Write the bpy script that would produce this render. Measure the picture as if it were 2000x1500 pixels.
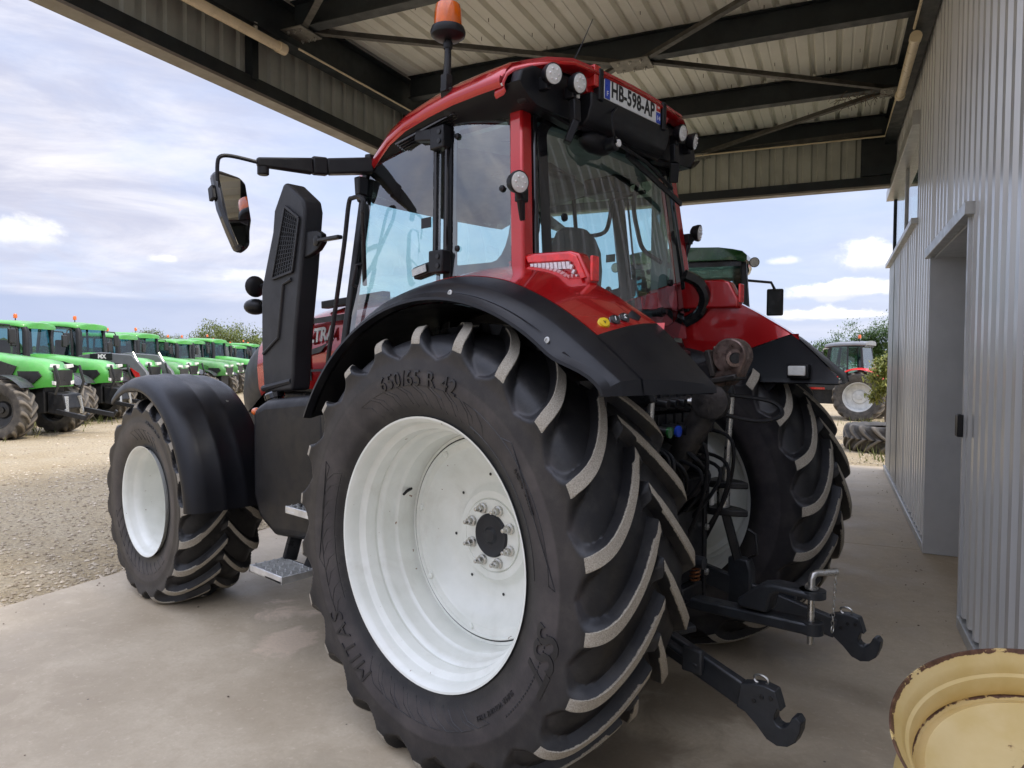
import bpy, bmesh, math, random
from mathutils import Vector, Matrix, Euler
R_ = math.radians
random.seed(7)
sc = bpy.context.scene
for o in list(bpy.data.objects): bpy.data.objects.remove(o)
COL = sc.collection

# ------------------------------------------------------------------ camera
CAM = Vector((-2.19126, 3.11348, 1.69554))
YAW, PITCH, ROLL, FPX = -0.8334675, -0.0353251, 0.0055636, 1379.23
BA = -1.2587927                       # direction of the workshop wall in the tractor's frame
cd = bpy.data.cameras.new("camera"); cam = bpy.data.objects.new("camera", cd); COL.objects.link(cam)
_f = Vector((math.cos(YAW)*math.cos(PITCH), math.sin(YAW)*math.cos(PITCH), math.sin(PITCH)))
_r = Vector((math.sin(YAW), -math.cos(YAW), 0)); _u = _r.cross(_f)
_c, _s = math.cos(ROLL), math.sin(ROLL)
r2 = _c*_r+_s*_u; u2 = -_s*_r+_c*_u
cam.matrix_world = Matrix(((r2.x, u2.x, -_f.x, CAM.x), (r2.y, u2.y, -_f.y, CAM.y), (r2.z, u2.z, -_f.z, CAM.z), (0, 0, 0, 1)))
cd.sensor_width = 36; cd.lens = 36*FPX/2000; cd.clip_start = .05; cd.clip_end = 3000
sc.camera = cam
sc.render.resolution_x, sc.render.resolution_y = 1024, 768

# ------------------------------------------------------------------ sky and sun
SUN_AZ, SUN_EL = BA-R_(98), R_(46)   # sun behind the workshop
w = bpy.data.worlds.new("World"); sc.world = w; w.use_nodes = True
nt = w.node_tree; N = nt.nodes; L = nt.links; N.clear()
def nd(t, **k):
    n = N.new(t)
    for a, b in k.items(): setattr(n, a, b)
    return n
def mth(op, a, b=None, c=None, clamp=False):
    n = nd('ShaderNodeMath', operation=op, use_clamp=clamp)
    for i, v in enumerate((a, b, c)):
        if v is None: continue
        if isinstance(v, (int, float)): n.inputs[i].default_value = v
        else: L.new(v, n.inputs[i])
    return n.outputs[0]
def ramp(v, a, b, lo=0., hi=1.):
    n = nd('ShaderNodeMapRange', interpolation_type='SMOOTHSTEP')
    L.new(v, n.inputs[0])
    for i, x in enumerate((a, b, lo, hi)): n.inputs[i+1].default_value = x
    return n.outputs[0]
def mixc(f, a, b):
    n = nd('ShaderNodeMix', data_type='RGBA')
    if isinstance(f, (int, float)): n.inputs[0].default_value = f
    else: L.new(f, n.inputs[0])
    for i, v in ((6, a), (7, b)):
        if isinstance(v, tuple): n.inputs[i].default_value = (*v, 1)
        else: L.new(v, n.inputs[i])
    return n.outputs[2]
sky = nd('ShaderNodeTexSky', sky_type='NISHITA', sun_disc=False)
sky.sun_elevation = SUN_EL; sky.sun_rotation = math.pi/2-SUN_AZ; sky.air_density = 1.0; sky.dust_density = 1.5; sky.ozone_density = 1.5
tc = nd('ShaderNodeTexCoord'); DIR = tc.outputs['Generated']
sp = nd('ShaderNodeSeparateXYZ'); L.new(DIR, sp.inputs[0]); dx, dy, dz = sp.outputs
def noise(vec, scale, detail=6, rough=.55, dist=0.):
    n = nd('ShaderNodeTexNoise'); n.inputs['Scale'].default_value = scale; n.inputs['Detail'].default_value = detail
    n.inputs['Roughness'].default_value = rough; n.inputs['Distortion'].default_value = dist
    L.new(vec, n.inputs['Vector']); return n.outputs['Fac']
def combine(a, b, c):
    n = nd('ShaderNodeCombineXYZ')
    for i, v in enumerate((a, b, c)):
        if isinstance(v, (int, float)): n.inputs[i].default_value = v
        else: L.new(v, n.inputs[i])
    return n.outputs[0]
el = mth('ARCSINE', dz); az = mth('ARCTAN2', dy, dx)
den = mth('ADD', mth('MAXIMUM', dz, 0.), .16)
plane = combine(mth('DIVIDE', dx, den), mth('DIVIDE', dy, den), 0.)
# thin high veil, thicker away from the sun side
veil = noise(plane, .55, 7, .6, .6)
side = ramp(az, -1.15, -.1)                       # more cloud over the yard than over the far end
veilm = mth('MULTIPLY', ramp(veil, .28, .62), mth('ADD', .45, mth('MULTIPLY', side, .52)), clamp=True)
streak = noise(combine(mth('MULTIPLY', dx, 2.0), mth('MULTIPLY', dy, 2.0), mth('MULTIPLY', dz, 9.0)), 1.6, 8, .62, .4)
SKYS = 3.7    # cloud radiance in the sky texture's own units
veilc = mixc(ramp(streak, .34, .66), (.50*SKYS, .51*SKYS, .625*SKYS), (.83*SKYS, .81*SKYS, .85*SKYS))
blue = mixc(.88, sky.outputs[0], (.46*SKYS, .53*SKYS, .74*SKYS))
c1 = mixc(veilm, blue, veilc)
# grey-blue bank low over the yard
bn = noise(combine(mth('MULTIPLY', az, 1.2), mth('MULTIPLY', el, 14.), 3.1), 1.5, 6, .6)
bankm = mth('MULTIPLY', ramp(mth('ADD', el, mth('MULTIPLY', bn, -.035)), .062, .048), mth('MULTIPLY', side, .9))
c2 = mixc(bankm, c1, (.40*SKYS, .47*SKYS, .66*SKYS))
# cumulus: each puff has a direction and a size, its edge broken up by noise
pn = noise(combine(mth('MULTIPLY', az, 1.), mth('MULTIPLY', el, 1.25), 0.), 17., 8, .6, .2)
pn2 = noise(combine(mth('MULTIPLY', az, 1.), mth('MULTIPLY', el, 1.6), .7), 34., 6, .6)
def dirof(px, py):
    d = r2*((px-1000)/FPX)+u2*(-(py-750)/FPX)+_f; d.normalize(); return math.atan2(d.y, d.x), math.asin(d.z)
out = c2
puffs = [(1672, 508, 80, 42, 1.), (1650, 570, 135, 26, 1.), (1610, 618, 130, 17, .85), (1530, 512, 50, 14, .45),
         (318, 508, 34, 13, .45), (20, 462, 80, 40, .45), (480, 545, 80, 26, .35), (1900, 560, 100, 50, .9)]
for px, py, sx, sy, amt in puffs:
    a0, e0 = dirof(px, py); wa = sx/FPX; we = sy/FPX
    da = mth('DIVIDE', mth('SUBTRACT', az, a0), wa); de = mth('DIVIDE', mth('SUBTRACT', el, e0), we)
    de = mth('MULTIPLY', de, ramp(de, -.05, .05, 1.7, 1.))          # flat base
    dd = mth('SQRT', mth('ADD', mth('MULTIPLY', da, da), mth('MULTIPLY', de, de)))
    v = mth('ADD', mth('SUBTRACT', 1., dd), mth('MULTIPLY', mth('SUBTRACT', pn, .5), 2.3))
    m = mth('MULTIPLY', ramp(v, .12, .62), amt)
    lit = mixc(ramp(mth('ADD', de, mth('MULTIPLY', pn2, 1.6)), .15, 1.25), (.70*SKYS, .72*SKYS, .80*SKYS), (1.18*SKYS, 1.16*SKYS, 1.14*SKYS))
    out = mixc(m, out, lit)
# small dark wisps over the yard
wn = noise(combine(mth('MULTIPLY', az, 5.), mth('MULTIPLY', el, 26.), 9.), 1.3, 6, .6)
wm = mth('MULTIPLY', mth('MULTIPLY', ramp(wn, .57, .68), ramp(el, .06, .09)), mth('MULTIPLY', ramp(el, .2, .14), mth('MULTIPLY', side, .55)))
out = mixc(wm, out, (.52*SKYS, .56*SKYS, .70*SKYS))
cie = ramp(dz, .34, .92, 1., 3.)    # overcast sky: brighter overhead than at the horizon
vm = nd('ShaderNodeVectorMath', operation='SCALE'); L.new(out, vm.inputs[0]); L.new(cie, vm.inputs['Scale']); out = vm.outputs[0]
below = ramp(dz, -.02, .0)
out = mixc(below, (.30*SKYS*.6, .27*SKYS*.6, .22*SKYS*.6), out)
bg = nd('ShaderNodeBackground'); L.new(out, bg.inputs[0]); bg.inputs[1].default_value = .095
wo = nd('ShaderNodeOutputWorld'); L.new(bg.outputs[0], wo.inputs[0])
sd = bpy.data.lights.new("sun", 'SUN'); sd.energy = .85; sd.angle = R_(10); sd.color = (1, .93, .82)
sun = bpy.data.objects.new("sun", sd); COL.objects.link(sun)
sun.rotation_euler = Vector((math.cos(SUN_AZ)*math.cos(SUN_EL), math.sin(SUN_AZ)*math.cos(SUN_EL), math.sin(SUN_EL))).to_track_quat('Z', 'Y').to_euler()
sun.location = (0, 0, 30)
vs = sc.view_settings; vs.view_transform = 'Standard'; vs.look = 'None'; vs.exposure = 1.9; vs.gamma = 1; vs.use_curve_mapping = False
sc.render.engine = 'CYCLES'
sc.cycles.max_bounces = 10; sc.cycles.diffuse_bounces = 5; sc.cycles.transparent_max_bounces = 24

# ------------------------------------------------------------------ helpers
V3 = Vector
def frame(d, up=None):
    d = V3(d).normalized(); up = V3(up) if up else V3((0, 0, 1))
    if abs(d.dot(up)) > .98: up = V3((1, 0, 0)) if abs(d.x) < .9 else V3((0, 1, 0))
    s = d.cross(up).normalized(); return d, s, s.cross(d).normalized()
def catmull(pts, n):
    P = [V3(p) for p in pts]; out = []
    for i in range(len(P)-1):
        p0 = P[max(i-1, 0)]; p1 = P[i]; p2 = P[i+1]; p3 = P[min(i+2, len(P)-1)]
        for k in range(n):
            t = k/n
            out.append(.5*((2*p1)+(p2-p0)*t+(2*p0-5*p1+4*p2-p3)*t*t+(3*p1-p0-3*p2+p3)*t**3))
    out.append(P[-1]); return out
def lerp(a, b, t): return a+(b-a)*t
def sstep(x, a=0., b=1.):
    t = min(1, max(0, (x-a)/(b-a))); return t*t*(3-2*t)
class MB:
    def __init__(s): s.v = []; s.f = []
    def add(s, vs, fs):
        o = len(s.v); s.v += [tuple(p) for p in vs]; s.f += [tuple(i+o for i in f) for f in fs]; return s
    def box(s, c, d, rot=None):
        vs = []
        for x in (-.5, .5):
            for y in (-.5, .5):
                for z in (-.5, .5):
                    p = V3((x*d[0], y*d[1], z*d[2]))
                    if rot is not None: p = rot @ p
                    vs.append(p+V3(c))
        return s.add(vs, [(0, 1, 3, 2), (4, 6, 7, 5), (0, 4, 5, 1), (2, 3, 7, 6), (0, 2, 6, 4), (1, 5, 7, 3)])
    def span(s, lo, hi): return s.box([(a+b)/2 for a, b in zip(lo, hi)], [abs(b-a) for a, b in zip(lo, hi)])
    def bar(s, a, b, w, h, up=None, w2=None, h2=None):
        a = V3(a); b = V3(b); d, sd, u = frame(b-a, up); w2 = w2 or w; h2 = h2 or h
        vs = [a-sd*w/2-u*h/2, a+sd*w/2-u*h/2, a+sd*w/2+u*h/2, a-sd*w/2+u*h/2, b-sd*w2/2-u*h2/2, b+sd*w2/2-u*h2/2, b+sd*w2/2+u*h2/2, b-sd*w2/2+u*h2/2]
        return s.add(vs, [(0, 3, 2, 1), (4, 5, 6, 7), (0, 1, 5, 4), (1, 2, 6, 5), (2, 3, 7, 6), (3, 0, 4, 7)])
    def prism(s, poly, axis, lo, hi):
        n = len(poly); vs = []
        for h in (lo, hi):
            for a, b in poly: vs.append({'x': (h, a, b), 'y': (a, h, b), 'z': (a, b, h)}[axis])
        return s.add(vs, [tuple(range(n))[::-1], tuple(range(n, 2*n))]+[(i, (i+1) % n, n+(i+1) % n, n+i) for i in range(n)])
    def tube(s, pts, r, n=10, up=None, caps=True, smooth=0):
        P = [V3(p) for p in pts]
        if smooth: P = catmull(P, smooth)
        m = len(P); rs = r if isinstance(r, (list, tuple)) else [r]*m
        if len(rs) != m: rs = [lerp(rs[0], rs[-1], i/(m-1)) for i in range(m)]
        vs = []; prev = None
        for i, p in enumerate(P):
            d = (P[min(i+1, m-1)]-P[max(i-1, 0)])
            if prev is None: _, sd, u = frame(d, up)
            else:
                dn = d.normalized(); sd = prev-dn*prev.dot(dn); sd.normalize(); u = sd.cross(dn).normalized()
            prev = sd
            for k in range(n):
                t = 2*math.pi*k/n; vs.append(p+(sd*math.cos(t)+u*math.sin(t))*rs[i])
        fs = [(i*n+k, i*n+(k+1) % n, (i+1)*n+(k+1) % n, (i+1)*n+k) for i in range(m-1) for k in range(n)]
        if caps: fs += [tuple(range(n))[::-1], tuple(range((m-1)*n, m*n))]
        return s.add(vs, fs)
    def lathe(s, prof, c=(0, 0, 0), ax=(0, 1, 0), n=32, cap0=False, cap1=False):
        d, sd, u = frame(ax); c = V3(c); vs = []; m = len(prof)
        for a, r in prof:
            for k in range(n):
                t = 2*math.pi*k/n; vs.append(c+d*a+(sd*math.cos(t)+u*math.sin(t))*r)
        fs = [(i*n+k, i*n+(k+1) % n, (i+1)*n+(k+1) % n, (i+1)*n+k) for i in range(m-1) for k in range(n)]
        if cap0: fs.append(tuple(range(n))[::-1])
        if cap1: fs.append(tuple(range((m-1)*n, m*n)))
        return s.add(vs, fs)
    def grid(s, rows, wrap=False):
        m = len(rows); n = len(rows[0]); vs = [p for r in rows for p in r]
        fs = [(i*n+k, i*n+(k+1) % n, (i+1)*n+(k+1) % n, (i+1)*n+k) for i in range(m-1) for k in range(n if wrap else n-1)]
        return s.add(vs, fs)
    def shell(s, rows, thick):
        """grid with thickness: offset along the average normal"""
        m = len(rows); n = len(rows[0]); R = [[V3(p) for p in r] for r in rows]; B = []
        for i in range(m):
            rr = []
            for k in range(n):
                du = R[min(i+1, m-1)][k]-R[max(i-1, 0)][k]; dv = R[i][min(k+1, n-1)]-R[i][max(k-1, 0)]
                nn = du.cross(dv)
                if nn.length > 1e-9: nn.normalize()
                rr.append(R[i][k]-nn*thick)
            B.append(rr)
        s.grid(R); s.grid(B)
        edge = lambda A, C: s.grid([A, C])
        edge(R[0], B[0]); edge(R[-1], B[-1]); edge([r[0] for r in R], [r[0] for r in B]); edge([r[-1] for r in R], [r[-1] for r in B])
        return s
    def ball(s, c, r, n=14, m=8, sq=(1, 1, 1)):
        rows = []
        for i in range(m+1):
            t = math.pi*i/m
            rows.append([V3(c)+V3((sq[0]*r*math.sin(t)*math.cos(2*math.pi*k/n), sq[1]*r*math.sin(t)*math.sin(2*math.pi*k/n), sq[2]*r*math.cos(t))) for k in range(n)])
        return s.grid(rows, True)
    def mesh(s, name, mat, ang=35):
        me = bpy.data.meshes.new(name); me.from_pydata(s.v, [], s.f)
        bm = bmesh.new(); bm.from_mesh(me); bmesh.ops.remove_doubles(bm, verts=bm.verts, dist=1e-5); bmesh.ops.recalc_face_normals(bm, faces=bm.faces); bm.to_mesh(me); bm.free()
        me.polygons.foreach_set('use_smooth', [True]*len(me.polygons))
        me.set_sharp_from_angle(angle=R_(ang))
        if mat: me.materials.append(M[mat] if isinstance(mat, str) else mat)
        return me
    def build(s, name, mat, parent=None, bevel=0, ang=35, seg=2):
        o = bpy.data.objects.new(name, s.mesh(name, mat, ang)); COL.objects.link(o)
        if parent: o.parent = parent
        if bevel:
            b = o.modifiers.new("bevel", 'BEVEL'); b.width = bevel; b.segments = seg; b.limit_method = 'ANGLE'; b.angle_limit = R_(32)
        return o
def inst(me, name, parent=None, loc=None, rot=None, scale=None):
    o = bpy.data.objects.new(name, me); COL.objects.link(o)
    if parent: o.parent = parent
    if loc is not None: o.location = loc
    if rot is not None: o.rotation_euler = rot
    if scale is not None: o.scale = scale
    return o
def empty(name, loc=(0, 0, 0), rz=0, parent=None):
    o = bpy.data.objects.new(name, None); COL.objects.link(o); o.location = loc; o.rotation_euler = (0, 0, rz); o.empty_display_size = .2
    if parent: o.parent = parent
    return o
def tag(o, label=None, cat=None, group=None, kind=None):
    for k, v in (('label', label), ('category', cat), ('group', group), ('kind', kind)):
        if v: o[k] = v
    return o
def copy_tree(o, parent=None):
    c = o.copy(); COL.objects.link(c); c.parent = parent
    for ch in [x for x in ALL if x.parent == o]: copy_tree(ch, c)
    return c
def text_geo(txt, size, extrude=.002, spacing=1., shear=0., bold=0.):
    cu = bpy.data.curves.new("txt", 'FONT'); cu.body = txt; cu.size = size; cu.extrude = extrude; cu.align_x = 'CENTER'; cu.align_y = 'CENTER'
    cu.space_character = spacing; cu.shear = shear; cu.offset = bold; cu.resolution_u = 3
    o = bpy.data.objects.new("txt", cu); COL.objects.link(o)
    dg = bpy.context.evaluated_depsgraph_get(); me = bpy.data.meshes.new_from_object(o.evaluated_get(dg))
    vs = [v.co.copy() for v in me.vertices]; fs = [tuple(p.vertices) for p in me.polygons]
    bpy.data.objects.remove(o); bpy.data.curves.remove(cu); bpy.data.meshes.remove(me)
    return vs, fs
def text_on(mb, txt, size, origin, ax, ay, **k):
    vs, fs = text_geo(txt, size, **k); ax = V3(ax).normalized(); ay = V3(ay).normalized(); az_ = ax.cross(ay)
    return mb.add([V3(origin)+ax*v.x+ay*v.y+az_*v.z for v in vs], fs)

# ------------------------------------------------------------------ materials
M = {}
class NT:
    def __init__(s, name):
        m = bpy.data.materials.new(name); m.use_nodes = True; s.m = m; s.nt = m.node_tree; s.n = s.nt.nodes; s.l = s.nt.links
        s.b = s.n['Principled BSDF']; M[name] = m; s.out = s.n['Material Output']
    def nd(s, t, **k):
        n = s.n.new(t)
        for a, b in k.items(): setattr(n, a, b)
        return n
    def co(s, kind='Object', scale=None):
        t = s.nd('ShaderNodeTexCoord').outputs[kind]
        if scale:
            mp = s.nd('ShaderNodeMapping'); mp.inputs['Scale'].default_value = scale; s.l.new(t, mp.inputs[0]); return mp.outputs[0]
        return t
    def pos(s): return s.nd('ShaderNodeNewGeometry').outputs['Position']
    def noise(s, vec, scale, detail=5, rough=.55, dist=0.):
        n = s.nd('ShaderNodeTexNoise'); n.inputs['Scale'].default_value = scale; n.inputs['Detail'].default_value = detail; n.inputs['Roughness'].default_value = rough
        n.inputs['Distortion'].default_value = dist; s.l.new(vec, n.inputs['Vector']); return n.outputs['Fac']
    def ramp(s, v, a, b, lo=0., hi=1.):
        n = s.nd('ShaderNodeMapRange', interpolation_type='SMOOTHSTEP'); s.l.new(v, n.inputs[0])
        for i, x in enumerate((a, b, lo, hi)): n.inputs[i+1].default_value = x
        return n.outputs[0]
    def math(s, op, a, b=None):
        n = s.nd('ShaderNodeMath', operation=op)
        for i, v in enumerate((a, b)):
            if v is None: continue
            if isinstance(v, (int, float)): n.inputs[i].default_value = v
            else: s.l.new(v, n.inputs[i])
        return n.outputs[0]
    def mix(s, f, a, b):
        n = s.nd('ShaderNodeMix', data_type='RGBA')
        if isinstance(f, (int, float)): n.inputs[0].default_value = f
        else: s.l.new(f, n.inputs[0])
        for i, v in ((6, a), (7, b)):
            if isinstance(v, tuple): n.inputs[i].default_value = (*v, 1)
            else: s.l.new(v, n.inputs[i])
        return n.outputs[2]
    def base(s, v):
        if isinstance(v, tuple): s.b.inputs['Base Color'].default_value = (*v, 1)
        else: s.l.new(v, s.b.inputs['Base Color'])
    def set(s, **k):
        for a, v in k.items():
            i = s.b.inputs[a.replace('_', ' ')]
            if isinstance(v, (int, float, tuple)): i.default_value = v
            else: s.l.new(v, i)
        return s
    def bump(s, h, strength=.3, dist=.01):
        b = s.nd('ShaderNodeBump'); b.inputs['Strength'].default_value = strength; b.inputs['Distance'].default_value = dist
        s.l.new(h, b.inputs['Height']); s.l.new(b.outputs[0], s.b.inputs['Normal']); return s
def pbr(name, col, rough=.5, metal=0., var=.25, vscale=3., fine=0., fscale=120., rvar=.1, coat=0., dust=0., dustc=(.32, .28, .22)):
    t = NT(name); P = t.co('Object')
    n1 = t.noise(P, vscale, 6, .6); lo = tuple(c*(1-var) for c in col); hi = tuple(min(1, c*(1+var)) for c in col)
    c = t.mix(t.ramp(n1, .3, .7), lo, hi)
    if dust:
        g = t.nd('ShaderNodeNewGeometry'); sx = t.nd('ShaderNodeSeparateXYZ'); t.l.new(g.outputs['Normal'], sx.inputs[0])
        up = t.ramp(sx.outputs[2], -.2, 1.)
        d = t.math('MULTIPLY', t.math('MULTIPLY', t.ramp(t.noise(P, 7., 8, .7), .35, .75), dust), t.math('ADD', t.math('MULTIPLY', up, .7), .3))
        c = t.mix(d, c, dustc)
    t.base(c); t.set(Metallic=metal, Roughness=t.ramp(t.noise(P, vscale*2.7, 5, .6), .3, .7, max(.02, rough-rvar), min(1, rough+rvar)))
    if coat: t.set(Coat_Weight=coat, Coat_Roughness=.04)
    if fine: t.bump(t.noise(P, fscale, 3, .6), fine, .004)
    return t
pbr('red_paint', (.47, .009, .011), .2, .35, .08, 2., coat=1., rvar=.04)
pbr('red_bright', (.55, .02, .015), .28, .1, .1, 2., coat=.8)
pbr('black_plastic', (.009, .0093, .011), .40, 0, .2, 4., .12, 350., .08, dust=.03)
pbr('fender_plastic', (.008, .0083, .0105), .34, 0, .15, 3., .10, 420., .06, dust=.02)
pbr('grey_plastic', (.022, .023, .026), .44, 0, .15, 3., .15, 420., .06, dust=.03)
pbr('black_gloss', (.010, .010, .011), .14, 0, .1, 4., coat=.5, rvar=.04)
pbr('black_metal', (.014, .015, .017), .38, .1, .25, 6., .08, 160., .12, dust=.13)
pbr('link_steel', (.028, .032, .038), .42, .3, .25, 8., .12, 140., .1, dust=.12)
pbr('grime_metal', (.030, .028, .026), .55, .4, .5, 14., .4, 60., .2, dust=.35, dustc=(.13, .06, .03))
pbr('worn_steel', (.17, .12, .10), .45, .7, .5, 14., .3, 60., .2)
pbr('zinc', (.55, .54, .50), .32, .9, .15, 20., .05, 200.)
pbr('lamp_lens', (.72, .72, .68), .12, 0, .06, 30., .5, 120., coat=1.)
pbr('amber', (.85, .16, .005), .12, 0, .15, 20., coat=1.)
M['amber'].node_tree.nodes['Principled BSDF'].inputs['Transmission Weight'].default_value = .25
pbr('white_paint', (.80, .80, .76), .4, 0, .06, 6.)
pbr('plate_white', (.78, .79, .76), .35, 0, .06, 20.)
pbr('plate_blue', (.01, .05, .42), .35, 0, .05, 20.)
pbr('ink', (.008, .008, .009), .4, 0, .0, 5.)
pbr('yellow_plastic', (.75, .52, .01), .35, 0, .08, 9.)
pbr('lens_red', (.80, .012, .008), .12, 0, .2, 30., coat=1.)
pbr('lens_clear', (.75, .72, .72), .1, 0, .2, 60., coat=1.)
pbr('interior_dark', (.030, .033, .034), .6, 0, .2, 5.)
pbr('headliner', (.33, .34, .32), .8, 0, .12, 6., .2, 200.)
pbr('seat_fabric', (.022, .023, .025), .75, 0, .2, 20., .3, 240.)
pbr('step_metal', (.62, .62, .60), .4, .6, .15, 12.)
pbr('copper', (.30, .12, .05), .35, .8, .3, 20.)
pbr('chain_steel', (.45, .44, .40), .35, .9, .2, 20.)
pbr('mirror_glass', (.62, .64, .66), .015, 1., 0., 5., rvar=.0)
for nm_ in ('black_plastic', 'fender_plastic', 'grey_plastic', 'black_metal'): M[nm_].node_tree.nodes['Principled BSDF'].inputs['Specular IOR Level'].default_value = .3
# white wheel paint with a few rust flecks
t = NT('rim_white'); P = t.co('Object'); fl = t.ramp(t.noise(P, 26., 3, .5), .725, .76)
t.base(t.mix(fl, t.mix(t.ramp(t.noise(P, 5., 6, .6), .3, .7), (.74, .755, .69), (.83, .84, .78)), (.20, .09, .03))); gsk = t.ramp(t.noise(P, 3.5, 8, .7, .6), .5, .75, 0, .22); bc_ = t.mix(gsk, t.b.inputs['Base Color'].links[0].from_socket, (.42, .38, .30)); t.base(bc_); t.set(Roughness=.32, Coat_Weight=.25, Coat_Roughness=.1)
pbr('rim_green', (.05, .20, .045), .5, 0, .2, 6., dust=.3)
t = NT('rim_grey'); P = t.co('Object'); t.base(t.mix(t.ramp(t.noise(P, 6., 6, .6), .3, .7), (.42, .43, .42), (.58, .59, .57))); t.set(Roughness=.4, Metallic=.1)
# rubber: dark flanks, paler brownish sidewall bloom, dusty worn lug tops (vertex attribute marks the lug tops)
t = NT('rubber'); P = t.co('Object')
at_ = t.nd('ShaderNodeAttribute'); at_.attribute_name = 'dust'
at2 = t.nd('ShaderNodeAttribute'); at2.attribute_name = 'side'
body = t.mix(t.ramp(t.noise(P, 5., 7, .65), .3, .72), (.0075, .0075, .009), (.0135, .0133, .014))
wall = t.mix(t.ramp(t.noise(P, 4., 7, .65), .3, .72), (.026, .0245, .028), (.062, .054, .055))
c = t.mix(at2.outputs['Fac'], body, wall)
gr = t.noise(P, 240., 4, .7)
dustc = t.mix(t.ramp(gr, .3, .7), (.24, .21, .165), (.44, .40, .325))
edge = t.math('ADD', at_.outputs['Fac'], t.math('MULTIPLY', t.math('SUBTRACT', t.noise(P, 60., 4, .7), .5), .5))
dm = t.ramp(edge, .62, .78); c = t.mix(dm, c, dustc)
film = t.math('MULTIPLY', t.ramp(t.noise(P, 9., 7, .7), .42, .78), .13); c = t.mix(film, c, (.20, .18, .15))
t.base(c); t.set(Roughness=t.ramp(dm, 0, 1, .43, .95), Specular_IOR_Level=.4); t.bump(t.math('ADD', t.math('MULTIPLY', gr, dm), t.math('MULTIPLY', t.noise(P, 150., 3, .6), .25)), .5, .004)
t = NT('rubber_dusty'); P = t.co('Object'); at_ = t.nd('ShaderNodeAttribute'); at_.attribute_name = 'dust'
c = t.mix(t.ramp(t.noise(P, 6., 7, .7), .3, .7), (.028, .026, .024), (.085, .075, .062)); c = t.mix(t.math('MULTIPLY', at_.outputs['Fac'], .7), c, (.21, .18, .14)); t.base(c); t.set(Roughness=.8)
pbr('rubber_relief_shade', (.016, .0155, .017), .42, 0, .2, 8.)  # darker than the sidewall: relief shadow of the raised lettering put into the colour
# window glass
def glass(name, tint, refl=1.45, gl=.0, coat=1.6):
    t = NT(name); t.n.remove(t.b)
    tr = t.nd('ShaderNodeBsdfTransparent'); tr.inputs[0].default_value = (*tint, 1)
    g = t.nd('ShaderNodeBsdfGlossy'); g.inputs['Roughness'].default_value = gl; g.inputs[0].default_value = (1, 1, 1, 1)
    ge = t.nd('ShaderNodeNewGeometry'); dp = t.nd('ShaderNodeVectorMath', operation='DOT_PRODUCT'); t.l.new(ge.outputs['Normal'], dp.inputs[0]); t.l.new(ge.outputs['Incoming'], dp.inputs[1])
    r0 = ((refl-1)/(refl+1))**2*coat; fv = t.math('ADD', t.math('MULTIPLY', t.math('POWER', t.math('SUBTRACT', 1., t.math('ABSOLUTE', dp.outputs['Value'])), 5.), 1-r0), r0)
    mx = t.nd('ShaderNodeMixShader'); t.l.new(fv, mx.inputs[0]); t.l.new(tr.outputs[0], mx.inputs[1]); t.l.new(g.outputs[0], mx.inputs[2]); t.l.new(mx.outputs[0], t.out.inputs[0])
glass('cab_glass', (.72, .92, .925), 1.5, coat=4.6)   # reflective solar coating
glass('far_glass', (.40, .62, .64), 1.5)
glass('window_glass', (.55, .68, .64), 1.7)
pbr('green_paint', (.07, .34, .05), .38, .0, .15, 2., coat=.4, dust=.22)
pbr('dark_green_paint', (.014, .10, .022), .3, .0, .12, 2., coat=.6)
pbr('roof_grey', (.20, .21, .22), .4, 0, .1, 4.)
pbr('tractor_red', (.62, .015, .012), .3, 0, .1, 3., coat=.6)
pbr('panel_black', (.014, .015, .016), .35, 0, .1, 3., dust=.1)
# building
t = NT('cladding'); P = t.co('Object'); nz = t.noise(t.co('Object', (6., 6., .35)), 3., 6, .6)
t.base(t.mix(t.ramp(nz, .3, .7), (.66, .66, .645), (.73, .73, .71))); t.set(Metallic=.22, Roughness=.27)
pbr('galv_trim', (.48, .48, .465), .38, .5, .1, 5.)
pbr('reveal_panel', (.55, .56, .565), .42, .25, .06, 3., dust=.06)
t = NT('roof_sheet'); P = t.co('Object'); wv = t.nd('ShaderNodeTexWave', wave_type='BANDS', bands_direction='X'); wv.inputs['Scale'].default_value = 9.; wv.inputs['Distortion'].default_value = 1.2; t.l.new(P, wv.inputs['Vector'])
t.base(t.mix(t.ramp(t.noise(P, 1.2, 7, .65), .3, .7), (.80, .785, .68), (.89, .875, .77))); t.set(Roughness=.5, Metallic=.0); t.bump(wv.outputs['Fac'], .12, .006)
pbr('fascia_inner', (.46, .47, .40), .55, 0, .12, 2.)
pbr('steel_dark', (.018, .024, .027), .5, .2, .25, 3., .1, 80., dust=.08)
pbr('brace_steel', (.07, .065, .055), .5, .3, .3, 8.)
pbr('gusset_steel', (.22, .21, .18), .5, .5, .2, 10.)
pbr('capping', (.24, .21, .17), .5, .1, .1, 3.)
pbr('cream_tube', (.72, .60, .40), .35, 0, .08, 6.)
pbr('rust_bits', (.10, .06, .035), .8, 0, .3, 9.)
t = NT('concrete'); P = t.pos()
big = t.noise(P, .55, 7, .6, .3); mid = t.noise(P, 2.6, 8, .66, .5); fin = t.noise(P, 55., 5, .7)
c = t.mix(t.ramp(big, .36, .62), (.40, .32, .215), (.54, .45, .32)); c = t.mix(t.math('MULTIPLY', t.ramp(mid, .45, .68), .45), c, (.62, .53, .39)); g12 = t.noise(P, 13., 8, .72, .3); c = t.mix(t.ramp(g12, .45, .68, 0, .32), c, (.38, .295, .195)); c = t.mix(t.ramp(t.noise(P, 24., 6, .7), .55, .7, 0, .35), c, (.74, .64, .48))
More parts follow.
